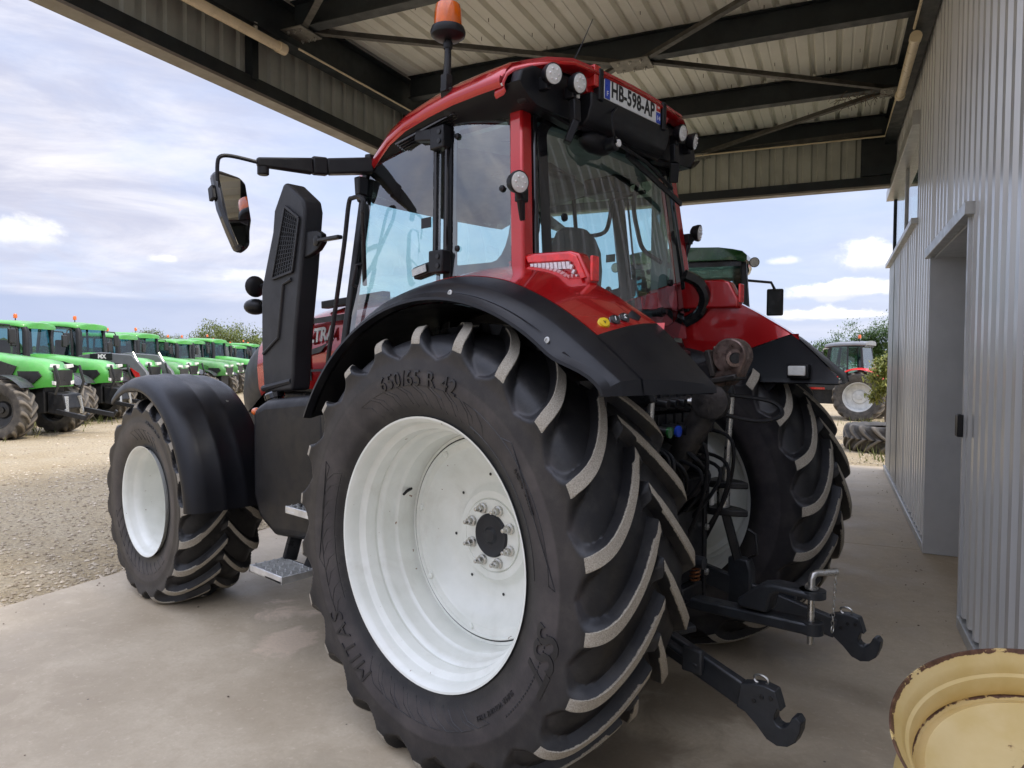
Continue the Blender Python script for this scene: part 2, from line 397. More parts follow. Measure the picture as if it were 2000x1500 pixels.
def spot(x, y, r, dist=.5):     # a dirty patch with its own place on the floor
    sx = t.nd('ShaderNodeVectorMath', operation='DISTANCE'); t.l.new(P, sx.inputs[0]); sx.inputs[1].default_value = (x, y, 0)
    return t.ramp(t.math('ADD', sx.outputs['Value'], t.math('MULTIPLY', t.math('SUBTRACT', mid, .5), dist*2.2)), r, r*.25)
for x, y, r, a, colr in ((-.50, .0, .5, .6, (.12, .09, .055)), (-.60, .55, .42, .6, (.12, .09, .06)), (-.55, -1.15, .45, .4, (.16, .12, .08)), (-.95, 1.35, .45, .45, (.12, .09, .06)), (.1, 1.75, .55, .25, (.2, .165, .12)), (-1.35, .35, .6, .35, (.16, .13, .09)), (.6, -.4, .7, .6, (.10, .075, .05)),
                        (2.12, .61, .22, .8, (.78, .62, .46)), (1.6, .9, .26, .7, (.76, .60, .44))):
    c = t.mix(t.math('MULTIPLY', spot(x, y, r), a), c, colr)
c = t.mix(t.ramp(t.noise(P, 8., 8, .75, .8), .66, .74, 0, .35), c, (.16, .13, .10))
vo = t.nd('ShaderNodeTexVoronoi'); vo.inputs['Scale'].default_value = 5.; t.l.new(P, vo.inputs['Vector'])
c = t.mix(t.ramp(vo.outputs['Distance'], .035, .02), c, (.07, .06, .05))
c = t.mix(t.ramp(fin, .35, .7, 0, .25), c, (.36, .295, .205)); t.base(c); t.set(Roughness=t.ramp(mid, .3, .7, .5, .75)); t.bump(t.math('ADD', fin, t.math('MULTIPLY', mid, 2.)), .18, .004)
t = NT('gravel'); P = t.pos(); v1 = t.nd('ShaderNodeTexVoronoi'); v1.inputs['Scale'].default_value = 22.; t.l.new(P, v1.inputs['Vector'])
g1 = t.noise(P, .25, 6, .6); g2 = t.noise(P, 1.6, 8, .7); g3 = t.noise(P, 30., 5, .75)
c = t.mix(t.ramp(g1, .35, .65), (.42, .32, .175), (.49, .395, .245)); c = t.mix(t.ramp(g2, .4, .7, 0, .6), c, (.54, .455, .315)); c = t.mix(t.ramp(g3, .35, .75, 0, .45), c, (.30, .24, .16))
c = t.mix(t.math('MULTIPLY', t.ramp(v1.outputs['Distance'], .35, .6), .3), c, (.20, .16, .11)); t.base(c); t.set(Roughness=.95); t.bump(t.math('ADD', g3, t.math('MULTIPLY', v1.outputs['Distance'], -1.)), .9, .03)
t = NT('stones'); oi = t.nd('ShaderNodeNewGeometry'); rp = t.nd('ShaderNodeValToRGB'); t.l.new(oi.outputs['Random Per Island'], rp.inputs[0])
rp.color_ramp.elements[0].color = (.30, .24, .16, 1); rp.color_ramp.elements[1].color = (.62, .53, .40, 1); t.base(rp.outputs[0]); t.set(Roughness=.9)
# chipped yellow wheel paint
t = NT('yellow_rim'); P = t.co('Object'); at_ = t.nd('ShaderNodeAttribute'); at_.attribute_name = 'edge'
nn = t.noise(P, 15., 8, .72, .3); chip = t.ramp(t.math('ADD', t.math('MULTIPLY', at_.outputs['Fac'], .30), nn), .735, .75)
halo = t.ramp(t.math('ADD', t.math('MULTIPLY', at_.outputs['Fac'], .26), nn), .66, .75, 0, .5)
c = t.mix(t.ramp(t.noise(P, 4., 6, .6), .3, .7), (.68, .50, .19), (.78, .61, .30)); c = t.mix(halo, c, (.46, .22, .05)); c = t.mix(chip, c, t.mix(t.ramp(t.noise(P, 40., 4, .6), .3, .7), (.08, .035, .018), (.17, .085, .05)))
t.base(c); t.set(Roughness=.5); t.bump(chip, -.4, .004)
def leafmat(name, c1_, c2_, rough=.6):
    t = NT(name); g = t.nd('ShaderNodeNewGeometry'); rp = t.nd('ShaderNodeValToRGB'); t.l.new(g.outputs['Random Per Island'], rp.inputs[0])
    rp.color_ramp.elements[0].color = (*c1_, 1); rp.color_ramp.elements[1].color = (*c2_, 1); t.base(rp.outputs[0]); t.set(Roughness=rough)
    tl = t.nd('ShaderNodeBsdfTranslucent'); t.l.new(rp.outputs[0], tl.inputs[0]); mx = t.nd('ShaderNodeMixShader'); mx.inputs[0].default_value = .3
    t.l.new(t.b.outputs[0], mx.inputs[1]); t.l.new(tl.outputs[0], mx.inputs[2]); t.l.new(mx.outputs[0], t.out.inputs[0])
leafmat('leaf_green', (.035, .085, .018), (.11, .19, .045)); leafmat('leaf_yellow', (.13, .16, .03), (.36, .36, .09)); leafmat('leaf_olive', (.07, .11, .022), (.20, .22, .06)); leafmat('grass_mat', (.08, .11, .02), (.25, .24, .09))
pbr('bark', (.09, .07, .05), .9, 0, .4, 8., .8, 40.)

# ------------------------------------------------------------------ ground
g = MB(); g.box((0, 0, -.52), (1, 1, 1)); g = MB()
S = 1400
g.grid([[(x, y, -.025) for y in (-S, -60, -20, 0, 20, 60, S)] for x in (-S, -60, -20, 0, 20, 60, S)])
go = g.build('ground', 'gravel'); tag(go, 'yellowish gravel yard reaching to the horizon', None, kind='structure')
BR = (0, 0, BA)
def bw(u, v, z=0.): return V3((u*math.cos(BA)-v*math.sin(BA), u*math.sin(BA)+v*math.cos(BA), z))
slab = MB().span((-12, -2.9, -.3), (9.1, 3.96, -.03)).build('concrete_slab', 'concrete'); slab.rotation_euler = BR; tag(slab, 'stained beige concrete slab under the canopy', None, kind='structure')
us = [-12, -4.6, 3.62, 9.1]
for a, b in zip(us, us[1:]):
    MB().span((a+.004, -2.9, -.028), (b-.004, 3.955, 0)).build('slab_panel', 'concrete', slab, .004)
# loose stones on the gravel: nobody could count them
sb = MB(); rnd = random.Random(3)
octa = [(1, 0, 0), (0, 1, 0), (-1, 0, 0), (0, -1, 0), (0, 0, .7), (0, 0, -.6)]
of = [(0, 1, 4), (1, 2, 4), (2, 3, 4), (3, 0, 4), (1, 0, 5), (2, 1, 5), (3, 2, 5), (0, 3, 5)]
def stones(n, fu, size):
    for _ in range(n):
        u, v = fu(); s = size*(.35+rnd.random()**3*1.6); c = bw(u, v, -.02); a = rnd.random()*6.28
        vs = []
        for p in octa:
            q = V3((p[0]*rnd.uniform(.6, 1.1), p[1]*rnd.uniform(.5, 1), p[2]*rnd.uniform(.6, 1)))*s
            vs.append((c.x+q.x*math.cos(a)-q.y*math.sin(a), c.y+q.x*math.sin(a)+q.y*math.cos(a), c.z+q.z))
        sb.add(vs, of)
stones(11000, lambda: (rnd.uniform(-1.5, 6), 4.0+rnd.random()**1.6*6), .018)
stones(3500, lambda: (rnd.uniform(9.15, 16), rnd.uniform(-3.5, 2)), .02)
stones(2500, lambda: (rnd.uniform(0, 16), rnd.uniform(8, 16)), .022)
me = bpy.data.meshes.new('loose_stones'); me.from_pydata(sb.v, [], sb.f); me.materials.append(M['stones'])
so = inst(me, 'loose_stones'); tag(so, 'loose stones strewn over the gravel yard', 'gravel', kind='stuff')

gr_ = MB(); rnd = random.Random(31)
for _ in range(420):
    c = bw(rnd.uniform(-2.6, 8.5), rnd.choice((rnd.uniform(-1.8, 3.9), -1.85+abs(rnd.gauss(0, .12)), 3.9-abs(rnd.gauss(0, .25)))), .001); s_ = .004*(.5+rnd.random()**3*2.2); a = rnd.random()*6.28
    gr_.add([(c.x+s_*q[0]*rnd.uniform(.6, 1.5)*math.cos(a)-s_*q[1]*math.sin(a), c.y+s_*q[0]*math.sin(a)+s_*q[1]*math.cos(a), c.z+s_*(.5+q[2]*.6)) for q in octa], of)
me = bpy.data.meshes.new('grit'); me.from_pydata(gr_.v, [], gr_.f); me.materials.append(M['rust_bits']); tag(inst(me, 'grit'), 'small dark grit scattered over the concrete slab', 'grit', kind='stuff')

# ------------------------------------------------------------------ workshop with canopy
bld = empty('workshop_building', (0, 0, 0), BA)
tag(bld, 'metal-clad workshop wall with a steel-framed canopy over the concrete slab', 'building')
WV = -1.94
def rib_sheet(u0, u1, z0, z1, pitch=.2, depth=.035):
    """vertical ribs; sheet in the (u,z) plane, ribs proud toward +v"""
    prof = []; u = u0
    while u < u1-1e-6:
        for k, d in ((0, 0), (.40, 0), (.52, 1), (.88, 1)):
            x = u+k*pitch
            if x < u1: prof.append((x, d*depth))
        u += pitch
    prof.append((u1, 0)); m = MB()
    rows = [[(x, WV+.0+d, z) for x, d in prof] for z in (z0, z1)]
    back = [[(x, WV-.012+d, z) for x, d in prof] for z in (z0, z1)]
    m.grid(rows); m.grid(back); m.grid([rows[0], back[0]]); m.grid([rows[1], back[1]])
    return m
wall = MB(); wall.span((-9, -2.75, 0), (1.63, WV-.06, 6.4)); wall.span((1.63, -2.75, 2.6), (3.5, WV-.06, 6.4)); wall.span((3.5, -2.75, 0), (4.86, WV-.06, 6.4)); wall.span((4.86, -2.75, 0), (8.72, WV-.06, 3.15)); wall.span((4.86, -2.75, 4.2), (8.72, WV-.06, 6.4))
wo_ = wall.build('wall', 'reveal_panel', bld)
def sheets(u0, u1, z0, z1):
    n = max(1, round((u1-u0)/1.0)); ph = .2*math.ceil((u0)/.2)
    for i in range(n):
        a = lerp(u0, u1, i/n); b = lerp(u0, u1, (i+1)/n); rib_sheet(a, b-.003, z0, z1).build('cladding_sheet', 'cladding', wo_, ang=20)
sheets(-6.4, 1.60, .09, 5.0); sheets(1.60, 3.53, 2.66, 5.0); sheets(3.53, 4.83, .09, 5.0); sheets(4.83, 8.73, .09, 3.13); sheets(4.83, 8.73, 4.24, 5.0)
plinth = MB().span((-6.4, WV-.02, 0), (1.60, WV+.055, .075)); plinth.build('plinth', 'galv_trim', wo_, .006)
MB().span((3.53, WV-.02, 0), (8.75, WV+.055, .075)).build('plinth', 'galv_trim', wo_, .006)
# door recess
MB().span((3.49, -2.55, .004), (3.545, WV+.05, 2.62)).build('door_reveal', 'reveal_panel', wo_)
MB().span((1.585, -2.55, .004), (1.635, WV+.05, 2.62)).build('door_reveal', 'reveal_panel', wo_)
MB().span((1.5, -2.5, 2.585), (3.6, WV+.02, 2.62)).build('door_head', 'reveal_panel', wo_)
MB().span((1.50, WV+.02, 2.60), (3.60, WV+.085, 2.68)).build('head_trim', 'galv_trim', wo_, .004)
dr = MB().span((1.64, -2.56, .01), (3.485, -2.50, 2.58)).build('door', 'reveal_panel', bld); MB().box((1.85, -2.48, 1.05), (.03, .04, .14)).build('handle', 'black_metal', dr)
MB().span((1.56, WV+.052, 1.22), (1.66, WV+.085, 1.36)).build('door_bumper', 'black_plastic', bld, .005)
# ribbon window
wn_ = MB().span((4.84, WV-.05, 3.13), (8.76, WV+.09, 3.19)).build('window', 'galv_trim', bld, .004)
MB().span((4.84, WV-.05, 3.19), (4.90, WV+.03, 4.16)).build('window_jamb', 'galv_trim', wn_)
MB().span((8.62, WV-.05, 3.19), (8.70, WV+.0, 4.16)).build('window_jamb', 'steel_dark', wn_)
MB().span((4.84, WV-.05, 4.15), (8.74, WV+.10, 4.30)).build('window_lintel', 'galv_trim', wn_, .004)
for a, b in ((4.9, 6.75), (6.79, 8.62)): MB().span((a, WV-.03, 3.19), (b, WV-.022, 4.15)).build('pane', 'window_glass', wn_)
MB().span((6.75, WV-.05, 3.19), (6.79, WV-.0, 4.15)).build('mullion', 'galv_trim', wn_)
MB().span((4.86, -2.74, 3.15), (8.7, -2.70, 4.2)).build('room_back', 'interior_dark', wn_)
# canopy roof, its unseen near edge cut short to let in light
SL = .02
def rz(u): return 5.02+SL*u
rs_ = MB().span((-9, 3.72, 4.99), (8.02, 4.02, 5.0)); roof = MB()
roof.add([(-.95, -2.7, rz(-.95)+.10), (8.0, -2.7, rz(8)+.10), (8.0, 4.06, rz(8)+.10), (-.95, 4.06, rz(-.95)+.10), (-.95, -2.7, rz(-.95)+.16), (8.0, -2.7, rz(8)+.16), (8.0, 4.06, rz(8)+.16), (-.95, 4.06, rz(-.95)+.16)], [(0, 1, 2, 3), (7, 6, 5, 4), (0, 4, 5, 1), (1, 5, 6, 2), (2, 6, 7, 3), (3, 7, 4, 0)])
ro = roof.build('canopy_roof', 'fascia_inner', bld)
p = .28; v0 = WV+.0; nsh = 5; wsh = 4*p
i = 0; v = v0
while v < 3.9:
    prof = []
    for r in range(4):
        for k, d in ((0, 0), (.34, 0), (.36, .006), (.42, .006), (.44, 0), (.74, 0), (.81, .05), (.93, .05), (1.0, 0)):
            x = v+(r+k)*p
            if x <= 4.03 and (not prof or x > prof[-1][0]+1e-5): prof.append((x, d))
    m = MB(); uu = (-.93, 0, 2, 4, 6, 7.96)
    m.grid([[(u, x, rz(u)+d) for x, d in prof] for u in uu])
    m.build('roof_sheet', 'roof_sheet', ro, ang=15); v += wsh
sc_ = MB(); rnd = random.Random(5)
for u in [k*.5-.8 for k in range(17)]:
    for q in range(22):
        vv = v0+(q+.2)*p+rnd.uniform(-.03, .03); uq = u+rnd.uniform(-.1, .1)
        if rnd.random() < .45: sc_.tube([(uq, vv, rz(uq)+.01), (uq+rnd.uniform(-.004, .004), vv, rz(uq)-rnd.uniform(.025, .05))], .0035, 5)
so2 = sc_.build('screw_tips', 'rust_bits', ro); so2['kind'] = 'stuff'
def ibeam(m, a, b, h, wd, tf=.012, tw=.009):
    a = V3(a); b = V3(b); up = V3((0, 0, 1))
    for z, w_, hh in ((-h/2+tf/2, wd, tf), (h/2-tf/2, wd, tf), (0, tw, h-2*tf)): m.bar(a+up*z, b+up*z, w_, hh)
    return m
PU = [-.31, 1.72, 3.75, 5.8, 7.72]
for u in PU: ibeam(MB(), (u, -1.80, rz(u)-.14), (u, 3.58, rz(u)-.14), .26, .13).build('purlin', 'steel_dark', bld)
ibeam(MB(), (-.9, 3.66, rz(-.9)-.22), (7.8, 3.66, rz(7.8)-.22), .36, .17).build('edge_beam', 'steel_dark', bld)
ibeam(MB(), (-.9, -1.82, rz(-.9)-.22), (7.8, -1.82, rz(7.8)-.22), .36, .15).build('edge_beam', 'steel_dark', bld)
zz = lambda u: rz(u)-.285
nodes = [((-.31, .84), (1.72, 3.5)), ((1.72, 3.5), (3.75, .95)), ((-.31, .70), (1.72, -1.75)), ((1.72, -1.75), (3.75, .75)), ((3.75, .75), (5.8, -1.72)), ((3.75, .95), (5.8, 3.5)), ((5.8, -1.72), (7.72, .80)), ((5.8, 3.5), (7.72, .95)), ((7.72, .8), (7.6, -1.7))]
for (a, b) in nodes:
    MB().bar((a[0], a[1], zz(a[0])), (b[0], b[1], zz(b[0])), .06, .008, up=(0, 0, 1)).bar((a[0], a[1], zz(a[0])+.03), (b[0], b[1], zz(b[0])+.03), .007, .05).build('brace', 'brace_steel', bld)
for u, v in ((-.31, .77), (3.75, .85), (7.72, .87), (1.72, 3.5), (5.8, 3.5), (5.8, -1.7), (1.72, -1.7)):
    wv_ = .20 if abs(v) < 1 else .12
    gp = MB().span((u-.15, v-wv_, zz(u)-.022), (u+.15, v+wv_, zz(u)-.010)).build('gusset_plate', 'gusset_steel', bld, .002)
    for a in (-.1, .1):
        for b in (-.6, 0, .6): MB().lathe([(0, .016), (.014, .016), (.014, .008), (.03, .008)], (u+a, v+b*wv_, zz(u)-.022), (0, 0, -1), 6, True, True).build('bolt', 'zinc', gp)
# fascias
def fascia(length, place, name):
    """place(s, d, z): s along, d outward"""
    f = MB(); n = int(length/1.12)
    r = MB()
    def bx(m, s0, s1, d0, d1, z0, z1):
        vs = [place(s, d, z) for s in (s0, s1) for d in (d0, d1) for z in (z0, z1)]
        m.add(vs, [(0, 1, 3, 2), (4, 6, 7, 5), (0, 4, 5, 1), (2, 3, 7, 6), (0, 2, 6, 4), (1, 5, 7, 3)]); return m
    fo = bx(bx(MB(), 0, length, .0, .022, 4.235, 4.36), 0, length, .022, .15, 4.30, 4.325).build('fascia', 'steel_dark', bld)
    bx(bx(MB(), 0, length, -.012, .165, 4.205, 4.232), 0, length, .150, .166, 4.232, 5.4).build('capping', 'capping', fo)
    k = 0.; pit = .2
    while k < length-.01:
        e = min(length, k+1.0); prof = []
        x = k
        while x < e-1e-6:
            for q, d in ((0, 0), (.5, 0), (.6, .028), (.9, .028)):
                if x+q*pit < e: prof.append((x+q*pit, d))
            x += pit
        prof.append((e-.003, 0))
        MB().grid([[place(s, .085+d, z) for s, d in prof] for z in (4.33, 5.3)]).build('fascia_sheet', 'fascia_inner', fo, ang=20); k += 1.0
    for s in ([2.45, 5.15, 7.45] if name == 'left' else []): bx(MB(), s, s+.08, -.02, .07, 4.33, 5.05).build('fascia_post', 'steel_dark', fo)
fascia(8.85, lambda s, d, z: (-.95+s, 3.92+d, z), 'left')
fascia(5.98, lambda s, d, z: (7.90+d, -1.98+s, z), 'far')
MB().span((7.80, -1.9, 4.36), (7.89, -1.45, 5.0)).build('corner_post', 'steel_dark', bld)
MB().tube([(7.70, 3.70, 0), (7.70, 3.70, 4.9)], .09, 16).build('canopy_post', 'steel_dark', bld)
# conduit and tube lights
MB().tube([(-.9, -1.74, rz(-.9)-.42), (3.7, -1.74, rz(3.7)-.42)], .012, 6).tube([(5.5, -1.74, rz(5.5)-.42), (7.62, -1.74, rz(7.7)-.33), (7.62, 3.5, rz(7.7)-.30)], .012, 6).tube([(1.75, 3.56, rz(1.7)-.415), (7.4, 3.56, rz(7.4)-.415)], .010, 6).build('conduit', 'cream_tube', bld)
def tube_light(a, b, label):
    r = empty('tube_light', bw(*a), 0); a_ = bw(*a); b_ = bw(*b); d = b_-a_
    MB().tube([d*.04, d*.96], .045, 14).build('diffuser', 'cream_tube', r)
    MB().tube([(0, 0, 0), d*.05], .052, 14).build('end_cap', 'cream_tube', r); MB().tube([d*.95, d], .052, 14).build('end_cap', 'cream_tube', r)
    MB().bar(d*.2+V3((0, 0, .03)), d*.2+V3((0, 0, .10)), .03, .03).bar(d*.8+V3((0, 0, .03)), d*.8+V3((0, 0, .10)), .03, .03).build('bracket', 'zinc', r)
    tag(r, label, 'light')
tube_light((3.75, -1.76, rz(3.7)-.47), (5.45, -1.76, rz(5.4)-.47), 'cream tube light under the canopy beam along the clad wall')
tube_light((-.25, 3.60, rz(0)-.475), (1.60, 3.60, rz(1.6)-.475), 'cream tube light under the canopy beam above the gravel yard')
nest = MB(); rnd = random.Random(2)
for _ in range(46):
    c = V3((5.78+rnd.gauss(0, .05), -1.35+rnd.gauss(0, .12), rz(5.8)-.30+rnd.gauss(0, .02))); d = V3((rnd.uniform(-1, 1), rnd.uniform(-1, 1), rnd.uniform(-.9, .35)))*rnd.uniform(.06, .2)
    nest.tube([bw(*c), bw(*(c+d*.5+V3((0, 0, .02)))), bw(*(c+d))], .003, 4)
tag(nest.build('bird_nest', 'rust_bits'), 'untidy bunch of twigs caught on a canopy purlin', 'nest')

# ------------------------------------------------------------------ wheels
def tyre_mesh(name, R, half, rbead, nl, cpp, lug, G, axle, rows_per=4, phase=0., mat='rubber', wtop=.19):
    """tyre with chevron lugs; y across, rolling direction lowers the angle. half: list (y,r,lugfactor) from crown to bead"""
    P = catmull([V3(p) for p in half], rows_per); n = nl*cpp
    rows = []
    for s in (1, -1):
        seq = P if s == 1 else P[1:]
        part = []
        for i, q in enumerate(seq):
            k = i if s == 1 else i+1
            a = P[max(k-1, 0)]; b = P[min(k+1, len(P)-1)]; ty, tr = b.x-a.x, b.y-a.y; ln = math.hypot(ty, tr)
            ny, nr = -tr/ln, ty/ln
            if nr < 0 and q.y > R*.85: ny, nr = -ny, -nr
            part.append((s*q.x, q.y, s*ny, nr, max(0, q.z)*lug, s))
        rows += (part[::-1] if s == 1 else part)
    ymax = max(q.x for q in P); vs = []; dust = []; side = []; r2s, r3s = R*.885, R*.832
    for (y, r, ny, nr, d, s) in rows:
        t = min(1, abs(y)/(ymax*.93)); g_ = G*(1.3*t-.3*t*t)
        for c in range(n):
            th = 2*math.pi*c/n+g_+phase; h = 0.
            for sd, ph in ((1, 0.), (-1, .5)):
                yy = y*sd
                if yy < -.03*R: continue
                end = min(1, max(0, (yy+.03*R)/(.02*R)))
                cc = ((c/cpp-ph+.5) % 1-.5)*cpp
                wt = cpp*wtop*.5*(1+.18*t); fl = max(1.1, cpp*.055)*(1+2.2*min(1, max(0, (r2s*1.04-r)/(r2s-r3s)))); q2 = min(1, max(0, (r2s-r)/(r2s-r3s)))**2; wt = lerp(wt, cpp*.5, q2)
                h = max(h, end*min(1, max(0, (wt+fl-abs(cc))/fl)))
            hh = h*d; rr = r+nr*hh; y2 = y+ny*hh
            z = max(rr*math.sin(th), -axle+.003)
            vs.append((rr*math.cos(th), y2, z)); dust.append(1. if (h > .97 and d > .8*lug) else 0.)
            side.append(sstep(abs(y), ymax*.90, ymax*.97)*(1-.6*h if d > 0 else 1))
    m = len(rows); fs = [(i*n+c, i*n+(c+1) % n, (i+1)*n+(c+1) % n, (i+1)*n+c) for i in range(m-1) for c in range(n)]
    me = bpy.data.meshes.new(name); me.from_pydata(vs, [], fs)
    for nm, da in (('dust', dust), ('side', side)):
        at = me.attributes.new(nm, 'FLOAT', 'POINT'); at.data.foreach_set('value', da)
    bm = bmesh.new(); bm.from_mesh(me); bmesh.ops.recalc_face_normals(bm, faces=bm.faces); bm.to_mesh(me); bm.free()
    me.polygons.foreach_set('use_smooth', [True]*len(me.polygons)); me.set_sharp_from_angle(angle=R_(42)); me.materials.append(M[mat]); return me
RH = [(0, .905, 1), (.06, .9045, 1), (.12, .902, 1), (.18, .896, 1), (.235, .884, 1.02), (.270, .867, 1.02), (.292, .844, .92), (.306, .818, .52), (.316, .795, .22), (.323, .770, .08), (.328, .735, .0), (.322, .675, 0), (.309, .62, 0), (.290, .575, 0), (.280, .548, 0)]
FH = [(0, .692, 1), (.05, .6915, 1), (.10, .689, 1), (.15, .684, 1), (.20, .672, 1.02), (.230, .655, 1.0), (.246, .636, .9), (.258, .615, .50), (.265, .597, .20), (.270, .575, .07), (.274, .545, .0), (.268, .49, 0), (.256, .445, 0), (.245, .405, 0), (.240, .378, 0)]
ZR, ZF, WB = .90, .69, 2.995
rear_tyre = tyre_mesh('tyre', .955, RH, .54, 22, 32, .047, .37, ZR, 4, .06, 'rubber', .18)
front_tyre = tyre_mesh('tyre', .735, FH, .37, 19, 28, .044, .36, ZF, 3, .11)
def rim_rear():
    m = MB()
    m.lathe([(.272, .549), (.286, .556), (.292, .560), (.290, .552), (.278, .540), (.262, .533), (.235, .531), (.228, .529), (.222, .522), (.208, .505), (.200, .503), (.160, .499), (.154, .502), (.146, .502), (.138, .494), (.128, .487), (.118, .486), (.060, .484), (.052, .480), (.044, .472), (.036, .4705), (-.06, .468), (-.10, .470), (-.20, .498), (-.225, .525), (-.27, .535), (-.292, .560), (-.28, .55)], n=96)
    m.lathe([(-.050, .4675), (-.052, .448), (-.046, .446), (-.043, .441), (-.046, .438), (-.058, .434), (-.062, .405), (-.080, .390), (-.125, .355), (-.150, .30), (-.152, .240), (-.148, .228), (-.126, .208), (-.117, .200), (-.115, .170), (-.126, .160), (-.128, .08)], n=96)
    m.lathe([(-.062, .4675), (-.067, .45), (-.075, .443), (-.078, .41), (-.10, .392), (-.14, .355), (-.163, .30), (-.165, .08)], n=96)
    return m
def rim_front():
    m = MB()
    m.lathe([(.248, .376), (.260, .382), (.265, .386), (.263, .379), (.250, .367), (.236, .362), (.205, .360), (.192, .352), (.170, .336), (.14, .332), (.0, .330), (-.06, .328), (-.14, .334), (-.19, .36), (-.235, .364), (-.265, .386)], n=80)
    m.lathe([(-.06, .328), (-.075, .30), (-.09, .26), (-.115, .22), (-.115, .05)], n=80); return m
RRIM = rim_rear().mesh('rim', 'rim_white', 30); FRIM = rim_front().mesh('rim', 'rim_white', 30)
bolt = MB(); bolt.lathe([(0, .024), (.012, .024), (.014, .020)], n=20, cap1=True); bolt.lathe([(.013, .0165), (.034, .0165), (.037, .013)], n=6, cap1=True); bolt.lathe([(.03, .009), (.055, .009), (.057, .006)], n=10, cap1=True)
BOLT = bolt.mesh('bolt', 'zinc', 30)
cap = MB(); cap.lathe([(0, .099), (.014, .099), (.020, .092), (.012, .070), (.016, .040), (.028, .028), (.030, 0.001)], n=40, cap1=True); CAP = cap.mesh('hub_cap', 'grey_plastic', 30)
GAP = MB().lathe([(-.0515, .4475), (-.0505, .4535)], n=96).mesh('disc_gap_shade', 'ink', 30)  # dark ring painted in to deepen the step between disc and barrel
cap2 = MB(); cap2.bar((0, .016, -.075), (0, .016, .075), .012, .012); 
ring = MB(); ring.lathe([(-.128, .165), (-.112, .162), (-.110, .150), (-.112, .095), (-.118, .092)], n=48); RING = ring.mesh('hub_ring', 'rim_white', 30)
rivet = MB().lathe([(0, .015), (.008, .015), (.012, .010), (.013, .001)], n=12, cap1=True).mesh('rivet', 'rim_white', 30)
hole = MB().lathe([(0, .007), (.001, .007), (.0012, .001)], n=10, cap1=True).mesh('hole', 'ink', 30)
def sidewall_y(r, prof):
    q = sorted(prof, key=lambda p_: p_[1])
    for a, b in zip(q, q[1:]):
        if a[1] <= r <= b[1]: return lerp(a[0], b[0], (r-a[1])/(b[1]-a[1]))
    return q[-1][0]
def wall_text(m, txt, size, r0, th0, prof, **k):
    vs, fs = text_geo(txt, size, **k)
    m.add([(lambda r, th, dy: (r*math.cos(th), sidewall_y(r, prof)+dy, r*math.sin(th)))(r0+v.y, th0+v.x/r0, .0035+v.z*.6) for v in vs], fs)
def wall_line(m, pts, prof, w_=.0022):
    m.tube([(r*math.cos(R_(th)), sidewall_y(r, prof)+.0005, r*math.sin(R_(th))) for r, th in pts], w_, 5)
RP = [(y, r) for y, r, _ in RH if r < .86]; FP = [(y, r) for y, r, _ in FH if r < .65]
RTXT = []
for nm, txt, sz, r0, th, kw in (('size_lettering', "650/65 R 42", .088, .715, 90, dict(extrude=.005, spacing=1.10)), ('model_lettering', "SST", .15, .700, 198, dict(extrude=.003, spacing=.95, shear=.35, bold=.003)), ('maker_lettering', "MITAS", .115, .690, 312, dict(extrude=.003, spacing=1.15, shear=.25)), ('small_lettering', "RADIAL TUBELESS", .022, .665, 150, dict(extrude=.002)), ('small_lettering', "SUPER VOLUME TYRE", .026, .655, 228, dict(extrude=.002))):
    mk = MB(); wall_text(mk, txt, sz, r0, R_(th), RP, **kw); RTXT.append((nm, mk.mesh(nm, 'rubber_relief_shade', 30)))
ln_ = MB()
for c0 in (60, 68, 76, 84, 92, 100, 108, 116, 236, 244, 252, 260, 268, 276, 284, 292, 328, 340, 352, 4, 16):
    wall_line(ln_, [(.60, c0+5), (.655, c0+2), (.688, c0-3), (.688, c0+3), (.655, c0+7.5), (.61, c0+10)], RP)
for a0, a1 in ((118, 178), (330, 385)):
    for rr in (.690, .612):
        wall_line(ln_, [(rr, a0+(a1-a0)*k/16) for k in range(17)], RP)
    wall_line(ln_, [(.69, a1), (.72, a1+1), (.72, a0+18), (.69, a0+14)], RP)
for k in range(26): ln_.ball((.70*math.cos(R_(192+k*1.3)), sidewall_y(.70, RP), .70*math.sin(R_(192+k*1.3))), .005, 6, 4)
RLIN = ln_.mesh('sidewall_moulding', 'rubber_relief_shade', 30)
mk = MB(); wall_text(mk, "540/65 R 30", .050, .575, R_(112), FP, extrude=.003, spacing=1.05)
FTXT = mk.mesh('tyre_lettering', 'rubber_relief_shade', 30)
ln_ = MB()
for c0 in list(range(70, 120, 9))+list(range(225, 345, 9)): wall_line(ln_, [(.43, c0+6), (.47, c0+2), (.505, c0-3), (.505, c0+3)], FP, .002)
FLIN = ln_.mesh('sidewall_moulding', 'rubber_relief_shade', 30)
